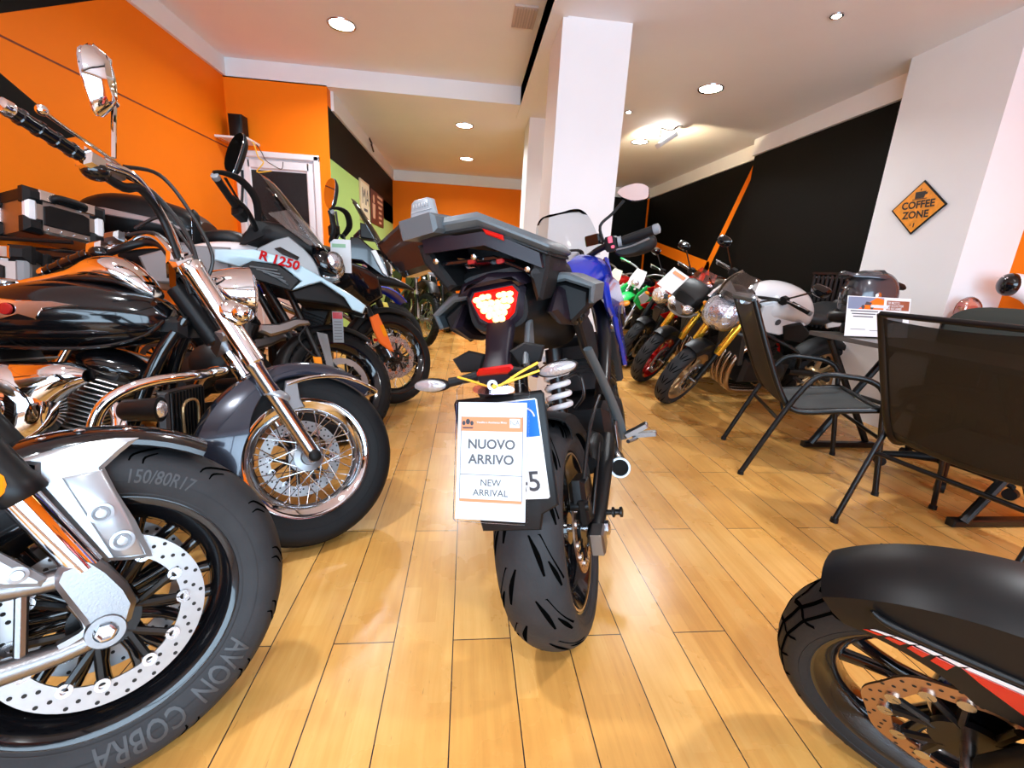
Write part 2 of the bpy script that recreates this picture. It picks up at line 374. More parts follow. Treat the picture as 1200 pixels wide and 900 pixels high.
# right wall: black far part with orange stripes, black near part, white pillar, orange front part
m = quadbox(3.55, 3.7, 5.6, 9.32, 0, 2.72); x = 3.5485
for P4 in ([(5.74, 2.53), (5.64, 2.53), (6.56, 1.0), (6.72, 1.0)], [(8.9, 1.76), (8.84, 1.58), (6.40, 1.10), (6.46, 1.30)], [(9.2, 2.53), (9.1, 2.53), (8.9, 0), (9.0, 0)]):
    m.add([(x, y, z) for y, z in P4], [(0, 1, 2, 3)], 1)
struct('wall_right', m, [M['w_black'], M['w_orange']], smooth=0)
struct('wall_right_panel', quadbox(3.44, 3.7, 3.47, 5.6, 0, 2.72), M['w_black'], smooth=0)
struct('trim_4', quadbox(3.52, 3.55, 5.6, 9.2, 2.53, 2.71), M['w_white'], smooth=0)
struct('trim_5', quadbox(3.405, 3.44, 3.47, 5.6, 2.53, 2.71), M['w_white'], smooth=0)
struct('pillar_right', quadbox(3.22, 3.7, 2.72, 3.47, 0, 2.72), M['w_white'], smooth=0)
struct('wall_right_front', quadbox(3.62, 3.75, YF, 2.72, 0, 2.72), M['w_orange'], smooth=0)
struct('pillar_centre', quadbox(.59, 1.075, 3.45, 3.95, 0, 2.72), M['w_white'], smooth=0)
struct('pillar_far', quadbox(.65, 1.1, 5.55, 6.0, 0, 2.72), M['w_white'], smooth=0)
# shop front behind the camera: a wall with one wide window to the street
m = MB(); addbox(m, XL, 3.62, YF - .12, YF, 2.55, 3.0); addbox(m, XL, 3.62, YF - .12, YF, 0, .25); addbox(m, XL - .12, -2.2, YF - .12, YF, 0, 3.0); addbox(m, 3.4, 3.75, YF - .12, YF, 0, 3.0)
struct('wall_front', m, M['w_white'], smooth=0)
m = MB()
for x in (-2.17, -.35, 1.5, 3.37): m.box((x, YF - .05, 1.4), (.06, .06, 2.3), .006)
m.box((.6, YF - .05, .28), (5.6, .06, .06), .006); m.box((.6, YF - .05, 2.52), (5.6, .06, .06), .006)
w1 = struct('window_1', m, M['black_metal'])
struct('window_glass', quadbox(-2.17, 3.37, YF - .056, YF - .05, .28, 2.52), clear('shop window glass', (.95, .97, .97), .04), w1, smooth=0)

# ------------------------------------------------------------------ ceiling and wall fittings
def downlight(label, x, y, z, r=.095, grp='recessed ceiling downlights'):
    t = thing('ceiling_downlight', label, 'ceiling light', (x, y, z), group=grp)
    obj('trim_ring', MB().lathe([(-.004, r*1.0), (-.008, r*1.06), (-.010, r*1.14), (-.002, r*1.2), (.004, r*1.2)], (0, 0, 0), (0, 0, 1), 40, cap=False), M['steel'], t)
    m = MB(); m.lathe([(-.001, .001), (-.003, r*.5), (-.002, r*1.02), (.003, r*1.02)], (0, 0, 0), (0, 0, 1), 36)
    obj('lens', m, M['lamp'], t)
    ld = bpy.data.lights.new('downlight_lamp', 'AREA'); ld.shape = 'DISK'; ld.size = r*2; ld.energy = LAMP_W; ld.color = (.90, .95, 1.); ld.spread = R(150)
    lo = bpy.data.objects.new('lamp', ld); COL.objects.link(lo); lo.location = (0, 0, -.015); lo.parent = t
    return t
LAMP_W = 22
downlight('round downlight lit in the high ceiling above the orange wall', -1.07, 4.31, 2.88)
downlight('round downlight lit in the low ceiling right of the white pillar, nearest one', 2.13, 4.33, 2.71)
downlight('small glowing downlight above the black wall, beside the bracket spotlight', 2.15, 6.09, 2.71)
downlight('round downlight lit in the back ceiling, the nearer of the pair there', -.09, 6.07, 2.71)
downlight('dim downlight in the back ceiling closest to the orange end wall', -.07, 7.81, 2.71)
for x, y, z in ((-1.07, 1.2, 2.88), (2.13, 1.0, 2.71), (.1, -.9, 2.88)): downlight('added round downlight overhead at the front of the shop, out of view', x, y, z)  # extra unseen downlights, added to light the front of the room
def spot(label, x, y):
    t = thing('ceiling_spot', label, 'spotlight', (x, y, 2.71), group='small recessed ceiling spots')
    obj('trim_ring', MB().lathe([(-.002, .026), (-.008, .030), (-.007, .038), (.003, .04)], (0, 0, 0), (0, 0, 1), 28, cap=False), M['steel'], t)
    obj('bulb', MB().ell((0, 0, -.004), (.024, .024, .012)), M['spot'], t)
spot('tiny bright ceiling spot at the upper right, above the white pillar with the sign', 2.28, 3.09)
spot('tiny bright ceiling spot tucked beside the central white pillar', 1.64, 5.09)
# bracket spotlight near the right wall
t = thing('bracket_spotlight', 'grey bracket spotlight with dangling black cable under the right ceiling', 'spotlight', (2.2, 5.4, 2.71))
for x in (-.06, .10): obj('bracket', MB().tube([(x, 0, 0), (x, 0, -.12)], .008), M['light_grey'], t)
Rm = MX.Rotation(R(-35), 3, 'Y'); m = MB(); m.box((.02, 0, -.15), (.24, .12, .05), .015, Rm); obj('lamp_head', m, M['white_plastic'], t)
m = MB(); m.box((.02, .0, -.122), (.17, .09, .012), .004, Rm); obj('lens', m, M['lamp'], t)
obj('cable', MB().tube([(-.06, 0, -.03), (.05, -.02, -.05), (.13, -.03, 0), (.17, -.04, .0)], .009, k=5), M['cable'], t)
ld = bpy.data.lights.new('bracket_lamp', 'SPOT'); ld.energy = 60; ld.spot_size = R(120); ld.color = (1., .80, .50); ld.shadow_soft_size = .05
lo = bpy.data.objects.new('lamp', ld); COL.objects.link(lo); lo.parent = t; lo.location = (-.06, .05, -.22); lo.rotation_euler = (R(150), R(30), 0)
# ceiling vent
t = thing('ceiling_vent', 'square beige ventilation grille in the high ceiling by the beam', 'vent', (.37, 3.88, 2.88))
obj('vent_frame', MB().box((0, 0, -.006), (.17, .30, .014), .004), mat('beige vent', (.55, .45, .40), .5), t)
for i in range(7): obj('slat', MB().box((-.06 + .02*i, 0, -.015), (.010, .26, .006), .001), mat('beige slat', (.42, .34, .30), .5) if i == 0 else bpy.data.materials['beige slat'], t)
# speaker on its shelf over the door, with loose wires
t = thing('wall_shelf', 'small white corner shelf above the door carrying a speaker', 'shelf', (-2.29, 5.06, 2.12))
obj('shelf_board', MB().box((0, 0, 0), (.30, .27, .02), .003), M['white_plastic'], t)
obj('bracket', MB().tube([(-.12, .12, -.14), (-.12, .12, -.01), (-.12, -.10, -.01)], .008), M['w_orange'], t)
t = thing('loudspeaker', 'black box loudspeaker standing on the corner shelf', 'speaker', (-2.29, 5.1, 2.131))
obj('cabinet', MB().box((0, 0, .11), (.125, .14, .22), .01), M['black_plastic'], t)
obj('grille', MB().box((0, -.072, .11), (.108, .006, .20), .003), M['black_satin'], t)
m = MB(); m.tube([(-2.2, 5.08, 2.12), (-2.13, 5.02, 2.1), (-2.10, 5.03, 1.98), (-2.05, 5.02, 1.93), (-2.12, 5.02, 1.84), (-1.98, 5.02, 1.86)], .006, k=5)
tag(obj('hanging_wire', m, M['yellow_cord']), 'yellow loose wire hanging from the corner shelf over the door', 'wire')
m = MB(); m.tube([(-2.15, 5.12, 2.12), (-2.10, 5.12, 2.04), (-2.06, 5.10, 1.97), (-2.0, 5.11, 1.93), (-1.92, 5.12, 1.90), (-1.90, 5.12, 1.97)], .004, k=5)
tag(obj('hanging_wire', m, M['cable']), 'black loose wire dangling in front of the white door frame', 'wire')
m = MB(); m.tube([(-1.425, 7.02, 2.70), (-1.41, 7.1, 2.66), (-1.40, 7.05, 2.62), (-1.41, 7.22, 2.58)], .012, k=5)
tag(obj('hanging_cable', m, M['cable']), 'short black cable end sticking out of the white band over the black wall', 'cable')
# posters on the green wall
t = thing('framed_poster', 'pale framed poster with two large black letters on the green wall', 'poster', (-1.455, 6.73, 1.83))
obj('frame', MB().box((.006, 0, 0), (.02, .56, .52), .004), mat('tan frame', (.62, .45, .26), .5), t)
obj('print', MB().box((.017, 0, 0), (.004, .50, .46), .001), mat('cream print', (.78, .68, .46), .6), t)
m = MB(); m.text('MA', .30, (.020, 0, .05), (0, 1, 0), (0, 0, 1)); m.box((.0205, 0, -.11), (.001, .22, .035), .0003); obj('lettering', m, M['ink'], t)
t = thing('wall_poster', 'dark brown coffee poster with cup drawing and text lines on the green wall', 'poster', (-1.455, 7.62, 1.83))
obj('print', MB().box((.005, 0, 0), (.012, 1.0, .48), .002), mat('brown print', (.09, .016, .010), .5), t)
m = MB(); B_ = lambda y, z, w, h: m.box((.0125, y, z), (.002, w, h), .0005)
m.slab([(-.40, .05), (-.18, .05), (-.21, -.16), (-.37, -.16)], .011, .0135, .0005, lambda u, v, w: (w, u, v)); m.lathe([(.011, .06), (.0135, .06)], (0, -.29, .12), (1, 0, 0), 20)
for i, w in enumerate((.42, .42, .28, .22, .24, .20)): B_(.2, .19 - .075*i, w, .035)
obj('drawing', m, mat('poster pale print', (.62, .36, .22), .6), t)
# diamond sign on the pillar
t = thing('coffee_sign', 'yellow diamond metal sign reading COFFEE ZONE on the white pillar', 'sign', (3.215, 3.1, 1.63), (0, 0, 0))
fs = lambda u, v, w: (-w, -u, v)
dq = [(-.205, 0), (0, .185), (.205, 0), (0, -.185)]
obj('sign_plate', MB().slab(dq, 0, .008, .003, fs), M['black_satin'], t)
obj('painted_face', MB().slab([(a*.92, b*.92) for a, b in dq], .006, .0095, .001, fs), M['rust'], t)
m = MB()
m.text('COFFEE', .070, (-.0105, 0, .018), (0, -1, 0), (0, .12, 1), bold=.03); m.text('ZONE', .070, (-.0105, 0, -.050), (0, -1, 0), (0, .12, 1), bold=.03)
m.slab([(-.035, .062), (.03, .062), (.036, .085), (.048, .085), (.05, .10), (.036, .10), (.036, .108), (-.04, .108)], .010, .0112, .0002, fs)
m.slab([(-.05, .055), (.05, .055), (.055, .06), (-.055, .06)], .010, .0112, .0002, fs); m.slab([(-.008, .115), (-.004, .135), (0, .115)], .010, .0112, .0002, fs)
m.slab([(-.02, -.11), (-.016, -.11), (-.016, -.125), (-.02, -.125)], .010, .0112, .0002, fs); m.slab([(.004, -.105), (.012, -.105), (.012, -.135), (.004, -.135)], .010, .0112, .0002, fs)
obj('lettering', m, mat('sign ink', (.02, .012, .008), .6), t)
# black column radiator on the right wall
t = thing('radiator', 'black column radiator against the black right wall behind the white bike', 'radiator', (3.405, 3.93, 0))
for i in range(9):
    o = obj('column', MB().box((0, -.22 + .055*i, .90), (.05, .034, .50), .012), M['black_metal'], t)
for z in (.68, 1.12): obj('header_pipe', MB().tube([(0, -.24, z), (0, .24, z)], .017), M['black_metal'], t)
obj('top_cover', MB().box((0, 0, 1.165), (.05, .50, .02), .006), M['black_metal'], t)
m = MB(); m.lathe([(0, .03), (.05, .03)], (-.0, -.28, 1.04), (0, 1, 0), 20); obj('valve_knob', m, M['yellow'], t)
for y in (-.21, .21): obj('foot_pipe', MB().tube([(0, y, .66), (0, y, 0)], .012), M['black_metal'], t)
# ------------------------------------------------------------------ chairs
M['sling'] = fabric_mesh('black sling mesh', (.003, .0032, .002), .16)
M['sling_seat'] = fabric_mesh('grey black seat mesh', (.045, .05, .05), .03)
def chair(label, x, y, head, full=True):
    t = thing('garden_chair', label, 'chair', (x, y, 0), (0, 0, R(head)), 'black sling chairs at the folding table')
    for s in (-1, 1):
        Y = .28*s
        o = obj('leg_loop', MB().tube([(-.337, Y, .012), (-.19, Y, .39), (-.11, Y, .55), (-.05, Y, .607), (.06, Y, .612), (.16, Y, .60), (.225, Y, .55), (.25, Y, .42), (.31, Y, .012)], .0145, 12, 3, flat=.72), M['black_metal'], t)
        for fx in (-.337, .31): obj('foot_cap', MB().lathe([(0, .017), (.02, .0155)], (fx, Y, .001), (0, 0, 1), 12), M['black_plastic'], t)
        obj('side_rail', MB().tube([(-.425, .25*s, .955), (-.335, .25*s, .74), (-.24, .25*s, .53), (-.17, .25*s, .42), (-.09, .25*s, .395), (.05, .25*s, .42), (.25, .25*s, .452)], .016, 12, 3), M['black_metal'], t)
    rows = cat([(-.428, .94), (-.335, .735), (-.24, .525), (-.17, .425), (-.09, .402), (.05, .425), (.255, .455)], 5)
    def sheet(rs):
        m = MB(); n = 9; top = []; bot = []
        for xx, zz in rs:
            a = [(xx + .012*(1 - (2*j/n-1)**2)*(-1), -.247 + .494*j/n, zz - .014*(1 - (2*j/n-1)**2)) for j in range(n+1)]
            m_ = [(p[0], p[1], p[2] - .002) for p in a]; top.append(a + m_[::-1])
        m.grid(top, True, True); return m
    obj('backrest_sling', sheet(rows[:17]), M['sling'], t); obj('seat_sling', sheet(rows[16:]), M['sling_seat'], t)
    for nm, px, pz in (('top_bar', -.43, .955), ('front_bar', .255, .452)): obj(nm, MB().tube([(px, -.25, pz), (px, .25, pz)], .012), M['black_metal'], t)
    obj('stretcher', MB().tube([(-.205, -.28, .34), (-.205, .28, .34)], .010), M['black_metal'], t)
    obj('stretcher', MB().tube([(.262, -.28, .31), (.262, .28, .31)], .010), M['black_metal'], t)
    return t
chair('black sling chair side-on in front of the white motorcycle, facing the table', 1.975, 2.27, -21.6)
chair('black sling chair seen from behind, nearest the camera at the right edge', 2.09, 1.43, 10)
# ------------------------------------------------------------------ folding table
t = thing('folding_table', 'black folding table with crossed legs behind the sling chairs', 'table', (2.52, 2.08, 0))
obj('tabletop', MB().box((0, 0, .748), (.56, 1.22, .026), .006), mat('grey brown table top', (.10, .085, .075), .35, var=.2, vscale=9), t)
for s in (-1, 1):
    Y = .47*s
    obj('foot_bar', MB().box((0, Y, .02), (.52, .045, .036), .006), M['black_metal'], t)
    obj('leg', MB().tube([(-.22, Y - .02, .035), (.22, Y - .02, .725)], .020, 8), M['black_metal'], t)
    obj('leg', MB().tube([(.22, Y + .02, .035), (-.22, Y + .02, .725)], .020, 8), M['black_metal'], t)
obj('brace', MB().tube([(0, -.47, .38), (0, .47, .38)], .012), M['black_metal'], t)
# leaflet stand on the table
t = thing('leaflet', 'wide white leaflet with an orange motorcycle photo propped up on the table', 'leaflet', (2.44, 2.40, .766), (R(-10), 0, R(2)))
obj('sheet', MB().box((0, 0, .122), (.43, .003, .235), .0008), M['paper'], t)
Fp = lambda u, v, w: (u, -w, v)
obj('photo_strip', MB().slab([(-.21, .165), (.03, .165), (.03, .235), (-.21, .235)], .002, .0026, .0001, Fp), mat('photo sky print', (.18, .22, .32), .5), t)
obj('photo_bike', MB().slab([(-.14, .166), (.03, .166), (.03, .225), (-.02, .235), (-.08, .20)], .0027, .0032, .0001, Fp), M['orange'], t)
m = MB(); 
for u, v, r in ((-.11, .178, .012), (-.05, .178, .012)): m.lathe([(0, r), (.0006, r)], (u, -.0036, v), (0, -1, 0), 16)
m.slab([(-.10, .19), (-.06, .19), (-.05, .205), (-.09, .21)], .0033, .0038, .0001, Fp); obj('photo_detail', m, M['ink'], t)
obj('brown_box', MB().slab([(.05, .165), (.205, .165), (.205, .222), (.05, .222)], .002, .0026, .0001, Fp), mat('brown box print', (.28, .08, .04), .5), t)
m = MB()
for i, s in enumerate(('50 MOTO', '20 SCOOTER', '30 RICAMBI')): m.text(s, .019, (.055, -.0034, .208 - .017*i), (1, 0, 0), (0, 0, 1), 'LEFT', bold=.01)
obj('white_print', m, M['paper'], t)
m = MB()
for i, (w, c) in enumerate(((.30, 0), (.26, .01), (.22, .02))):
    m.slab([(-.19 + c, .150 - .016*i), (-.19 + c + w*.62, .150 - .016*i), (-.19 + c + w*.62, .157 - .016*i), (-.19 + c, .157 - .016*i)], .002, .0024, .0001, Fp)
m.slab([(.06, .09), (.17, .09), (.17, .15), (.06, .15)], .002, .0024, .0001, Fp)
m.slab([(-.18, .045), (-.08, .045), (-.08, .048), (-.18, .048)], .002, .0024, .0001, Fp); m.slab([(-.05, .04), (.05, .04), (.05, .043), (-.05, .043)], .002, .0024, .0001, Fp)
obj('small_print', m, M['ink_grey'], t)
obj('stand', MB().box((0, .03, .105), (.12, .004, .19), .001, MX.Rotation(R(24), 3, 'X')), M['white_plastic'], t)
# helmet on the table behind the leaflet
t = thing('adventure_helmet', 'grey and black peaked motorcycle helmet behind the leaflet on the table', 'helmet', (2.50, 2.60, .762), (0, 0, R(172))); t.scale = (.92, .95, 1.16)
M['visor'] = mat('dark visor', (.03, .03, .035), .06, coat=.6)
M['helmet'] = mat('satin graphite shell', (.055, .055, .065), .2, metal=.3, coat=.3)
hs = [(-.165, .20, .03, .04), (-.15, .20, .085, .10), (-.09, .195, .12, .14), (0, .19, .128, .152), (.07, .19, .12, .145), (.115, .19, .095, .115), (.13, .19, .06, .07)]
obj('shell', MB().body([(x, z + .015*0, w, h, 2.2) for x, z, w, h in hs], 26, 4), M['helmet'], t)
obj('chin_bar', MB().tube([(0, -.118, .12), (.09, -.105, .10), (.155, -.055, .09), (.172, 0, .088), (.155, .055, .09), (.09, .105, .10), (0, .118, .12)], [.035, .034, .032, .033, .032, .034, .035], 12, 3), M['black_satin'], t)
obj('visor', MB().body([(.03, .205, .124, .05, 2.5), (.09, .205, .112, .055, 2.3), (.135, .203, .075, .05, 2.2), (.148, .20, .03, .03, 2)], 24, 4), M['visor'], t)
obj('peak', MB().slab([(-.04, -.105), (.08, -.095), (.175, -.07), (.19, 0), (.175, .07), (.08, .095), (-.04, .105)], 0, .022, .008, lambda u, v, w: (u, v, .350 - w - .10*max(0, u) - 2.6*v*v), k=3), M['helmet'], t)
for s in (-1, 1): obj('hinge_screw', MB().lathe([(0, .022), (.012, .02), (.016, .012)], (.02, .122*s, .21), (0, s, 0), 20), M['steel'], t)
obj('rear_spoiler', MB().slab([(-.21, -.05), (-.10, -.09), (-.02, -.07), (-.02, .07), (-.10, .09), (-.21, .05)], 0, .03, .01, lambda u, v, w: (u, v, .325 - w + .25*(u + .02) - 1.5*v*v)), M['black_satin'], t)
obj('neck_roll', MB().lathe([(0, .11), (.03, .118), (.06, .112)], (-.02, 0, .0), (0, 0, 1), 28), M['black_satin'], t)
# office chair pushed to the table
t = thing('office_chair', 'black swivel office chair with rounded back at the table end', 'chair', (2.80, 2.12, 0), (0, 0, R(200)))
obj('backrest', MB().body([(-.03, .80, .20, .10, 3.), (-.02, .80, .25, .17, 3.2), (.015, .80, .26, .18, 3.2), (.04, .80, .20, .12, 3)], 32, 3, fn=lambda p: (p[0] - .27 + .6*p[1]**2, p[1], p[2])), mat('dark olive black cloth', (.022, .024, .018), .8, bump=.3, bscale=300), t)
obj('seat', MB().body([(-.24, .46, .16, .03, 3), (-.20, .46, .23, .05, 3.5), (.16, .46, .24, .05, 3.5), (.22, .46, .18, .03, 3)], 28, 3), bpy.data.materials['dark olive black cloth'], t)
obj('lumbar_pad', MB().body([(-.315, .90, .10, .03, 2.2), (-.30, .90, .14, .045, 2.2), (-.28, .90, .14, .04, 2.2)], 24, 2), mat('grey green pad', (.07, .08, .06), .8), t)
obj('back_stem', MB().tube([(-.05, 0, .42), (-.26, 0, .44), (-.30, 0, .6), (-.28, 0, .8)], .018, 8, 4), M['black_metal'], t)
obj('gas_column', MB().lathe([(0, .03), (.2, .03), (.2, .02), (.36, .02)], (0, 0, .08), (0, 0, 1), 18), M['black_metal'], t)
for i in range(5):
    a = 2*PI*i/5 + .35; c, s = math.cos(a), math.sin(a)
    o = obj('base_arm', MB().tube([(0, 0, .11), (c*.15, s*.15, .10), (c*.29, s*.29, .075)], [.028, .022, .016], 10, 2), M['black_plastic'], t)
    m = MB(); m.lathe([(-.022, .02), (-.022, .03), (.022, .03), (.022, .02)], (c*.29, s*.29, .031), (-s, c, 0), 18); m.tube([(c*.29, s*.29, .04), (c*.29, s*.29, .08)], .01); obj('caster', m, M['black_plastic'], t)
# coffee counter
t = thing('coffee_counter', 'low dark cabinet in the corner beside the white pillar holding the coffee things', 'cabinet', (3.40, 2.50, 0))
obj('cabinet_body', MB().box((0, 0, .43), (.40, .40, .86), .006), M['black_satin'], t); obj('counter_top', MB().box((0, 0, .872), (.43, .43, .024), .004), M['white_plastic'], t)
obj('cabinet_door', MB().box((-.205, 0, .43), (.016, .37, .78), .004), M['black_metal'], t); obj('handle', MB().tube([(-.225, -.14, .5), (-.225, -.14, .65)], .006), M['steel'], t)
t = thing('coffee_machine', 'white pod coffee machine with round glossy black front by the orange wall', 'coffee machine', (3.46, 2.50, .885), (0, 0, R(160)))
obj('machine_base', MB().box((.0, 0, .015), (.26, .14, .03), .01), M['white_plastic'], t)
obj('machine_body', MB().body([(-.13, .13, .03, .05, 2.4), (-.10, .16, .055, .10, 2.4), (-.03, .21, .065, .08, 2.3), (.05, .235, .07, .07, 2.1), (.075, .235, .066, .066, 2.)], 24, 4), M['white_plastic'], t)
obj('black_front', MB().ell((.075, 0, .235), (.055, .071, .071), 24, 14), M['black_gloss'], t)
obj('spine', MB().tube([(-.10, 0, .02), (-.11, 0, .10), (-.08, 0, .18)], .045, 14, 4), M['white_plastic'], t)
m = MB(); 
for a in (-.5, 0, .5): m.ell((.12, .04*math.sin(a*2), .235 + .045*math.cos(a)), (.004, .004, .004), 10, 6)
obj('buttons', m, M['white_plastic'], t)
t = thing('cup_stack', 'stack of white paper cups lying on the coffee counter', 'cups', (3.27, 2.37, .885), (0, 0, R(65)))
obj('cup', MB().lathe([(-.10, .026), (-.10, .030), (.02, .036), (.02, .032)], (0, 0, .037), (1, 0, 0), 24), M['paper'], t)
for i in range(4): obj('cup_rim', MB().lathe([(0, .037), (.004, .0385), (.008, .037)], (.02 + .014*i, 0, .0385), (1, 0, 0), 24), M['paper'], t)
t = thing('sachet_bag', 'clear pinkish plastic bag of sachets beside the coffee machine', 'bag', (3.27, 2.62, .885))
obj('bag', MB().body([(-.07, .02, .02, .015, 2), (-.06, .06, .035, .055, 2.6), (0, .075, .04, .075, 2.4), (.06, .06, .035, .055, 2.6), (.075, .03, .015, .02, 2)], 18, 3), clear('pinkish cellophane', (.95, .62, .55), .2), t)
for i in range(4): obj('sachet', MB().box((-.035 + .022*i, 0, .05 + .012*(i % 2)), (.012, .04, .06), .003, MX.Rotation(.3*i - .4, 3, 'Y')), mat('sachet %d' % i, (.72, .45 - .06*i, .38), .5), t)
t = thing('small_box', 'small black box with pink label at the counter edge', 'box', (3.215, 2.50, .885), (0, 0, R(8)))
obj('carton', MB().box((0, 0, .03), (.05, .10, .06), .003), M['black_satin'], t); obj('box_label', MB().box((-.0258, -.005, .026), (.001, .05, .032), .0002), mat('pink label', (.72, .36, .30), .6), t)
# ------------------------------------------------------------------ motorcycle kit
class Bike:
    """local frame: x forward, y left, z up; origin on the floor under the front axle (or the rear one)"""
    def __init__(s, label, x, y, head, lean, steer=0., rake=26., Rf=.30, off=.05, name='motorcycle', group=None, z=0.):
        s.root = thing(name, label, 'motorcycle', (x, y, z), (-R(lean), 0, R(head)), group)
        e = R(rake); s.ax = V((-math.sin(e), 0, math.cos(e))); s.p0 = V((0, 0, Rf)) - off*V((math.cos(e), 0, math.sin(e)))
        s.S = MX.Rotation(R(steer), 3, s.ax); s.Rf = Rf; s.rake = e; s.off = off
    def st(s, p): return s.p0 + s.S @ (V(p) - s.p0)
    def add(s, name, mb, m, st=False, parent=None, label=None, smooth=42):
        return obj(name, mb, m, parent or s.root, s.st if st else None, smooth, label)
    def fork_pt(s, z, y, dx=0.):
        """point on the fork line at height z"""
        k = math.tan(s.rake); d = math.cos(s.rake)
        # fork line runs parallel to the steering axis, through a point .0 to .03 behind the axle
        return (dx - (z - s.Rf)*k, y, z)

def tyre_pt(q, Rr, hw, rr):
    a = abs(q); sg = 1 if q >= 0 else -1
    if a <= .62:
        t = a/.62; return (sg*hw*.94*math.sin(t*1.35)/math.sin(1.35), Rr - .46*hw*(1-math.cos(t*1.45))/(1-math.cos(1.45)))
    t = (a - .62)/.38; p0 = (.94*hw, Rr - .46*hw); p2 = (.72*hw, rr - .002); p1 = (1.10*hw, lerp(Rr - .46*hw, rr, .45))
    return (sg*((1-t)**2*p0[0] + 2*t*(1-t)*p1[0] + t*t*p2[0]), (1-t)**2*p0[1] + 2*t*(1-t)*p1[1] + t*t*p2[1])
def marks(m, cx, Rr, hw, rr, n, pats, mi, lift=.0007):
    """tread grooves: pats = list of [(angle fraction of pitch, q, width), ...] repeated n times"""
    def pt(th, q):
        y, r = tyre_pt(q, Rr, hw, rr); r += lift; return (cx + r*math.cos(th), y*(1 + lift/hw), Rr + r*math.sin(th))
    pit = 2*PI/n
    for k in range(n):
        for pl in pats:
            q = cat(pl, 3) if len(pl) > 2 else pl
            vs = []
            for i, (u, v, w) in enumerate(q):
                a, c = q[max(i-1, 0)], q[min(i+1, len(q)-1)]
                du, dv = (c[0]-a[0])*pit*Rr, (c[1]-a[1])*hw*1.4; l = math.hypot(du, dv) or 1
                nu, nv = -dv/l*w/2, du/l*w/2
                th = (k + u)*pit
                vs += [pt(th + nu/Rr, v + nv/(hw*1.4)), pt(th - nu/Rr, v - nv/(hw*1.4))]
            m.add(vs, [(2*i, 2*i+1, 2*i+3, 2*i+2) for i in range(len(q)-1)], mi)
SPORT = [[(0, .03, .001), (.25, .07, .006), (.6, .16, .003)], [(0, -.03, .001), (.25, -.07, .006), (.6, -.16, .003)],
         [(.05, .20, .003), (.35, .34, .007), (.7, .50, .004)], [(.05, -.20, .003), (.35, -.34, .007), (.7, -.50, .004)], [(.5, .42, .002), (.85, .58, .004)], [(.5, -.42, .002), (.85, -.58, .004)]]
ROAD = [[(.0, .10, .003), (.30, .20, .009), (.62, .26, .004)], [(.5, -.10, .003), (.8, -.20, .009), (1.12, -.26, .004)],
        [(.0, .24, .006), (.02, .26, .0025), (.35, .40, .0025), (.75, .60, .006)], [(.5, -.24, .006), (.52, -.26, .0025), (.85, -.40, .0025), (1.25, -.60, .006)],
        [(.4, .34, .003), (.62, .44, .010), (.85, .52, .005)], [(.9, -.34, .003), (1.12, -.44, .010), (1.35, -.52, .005)]]
CRUISE = [[(0, .02, .003), (.3, .12, .005), (.5, .28, .006), (.75, .46, .005), (.8, .60, .003)], [(.5, -.02, .003), (.8, -.12, .005), (1., -.28, .006), (1.25, -.46, .005), (1.3, -.60, .003)],
          [(.45, .40, .003), (.6, .52, .005), (.62, .64, .003)], [(.95, -.40, .003), (1.1, -.52, .005), (1.12, -.64, .003)]]
BLOCK = [[(0, .02, .007), (.35, .22, .008), (.30, .44, .007), (.5, .62, .006)], [(.5, -.02, .007), (.85, -.22, .008), (.8, -.44, .007), (1., -.62, .006)], [(.35, .22, .006), (.85, .24, .006), (1.3, .20, .006)], [(.85, -.22, .006), (1.35, -.24, .006), (1.8, -.20, .006)],
         [(.30, .44, .005), (.8, .46, .005), (1.3, .44, .005)], [(.8, -.44, .005), (1.3, -.46, .005), (1.8, -.44, .005)], [(0, .02, .005), (.5, -.02, .005)]]
def drill(m, cx, cz, y, rows, r, n, mi):
    for k in range(n):
        for (rad, off) in rows:
            a = 2*PI*(k + off)/n; x, z = cx + rad*math.cos(a), cz + rad*math.sin(a)
            for s in (-1, 1):
                m.add([(x + r*math.cos(2*PI*j/8), y[0] if s < 0 else y[1], z + r*math.sin(2*PI*j/8)) for j in range(8)], [tuple(range(8))[::s]], mi)
def brake_disc(b, par, cx, Rr, y, r, m, st, wave=False, carrier='black_metal', detail=True):
    ri = r*.74; d = MB(); n = 64; rings = []
    for w, rad in ((-.0025, ri), (-.0025, r), (.0025, r), (.0025, ri)):
        rings.append([(cx + (rad + (.004*math.sin(8*2*PI*j/n) if wave else 0))*math.cos(2*PI*j/n), y + w, Rr + (rad + (.004*math.sin(8*2*PI*j/n) if wave else 0))*math.sin(2*PI*j/n)) for j in range(n)])
    rings.append(rings[0]); d.grid(rings, True, False)
    if detail: drill(d, cx, Rr, (y - .0029, y + .0029), ((r*.955, 0), (r*.885, .33), (r*.815, .66)), r*.024, 22, 1)
    o = b.add('brake_disc', d, [M[m], M['hole']], st, par)
    c = MB()
    for k in range(6):
        a = 2*PI*k/6 + .2
        for da in (-.22, .22):
            c.tube([(cx + .045*math.cos(a), y, Rr + .045*math.sin(a)), (cx + ri*1.03*math.cos(a + da), y, Rr + ri*1.03*math.sin(a + da))], .0075, 6)
    c.lathe([(-.006, .035), (-.006, .055), (.006, .055), (.006, .035)], (cx, y, Rr), (0, 1, 0), 28)
    b.add('disc_carrier', c, M[carrier], st, par)
    if detail:
        for k in range(6):
            a = 2*PI*k/6 + .2
            for da in (-.22, .22): b.add('disc_bobbin', MB().lathe([(-.007, .0125), (.007, .0125), (.007, .006), (.004, .006)], (cx + ri*1.03*math.cos(a + da), y, Rr + ri*1.03*math.sin(a + da)), (0, -1, 0), 14), M['steel'], st, par)
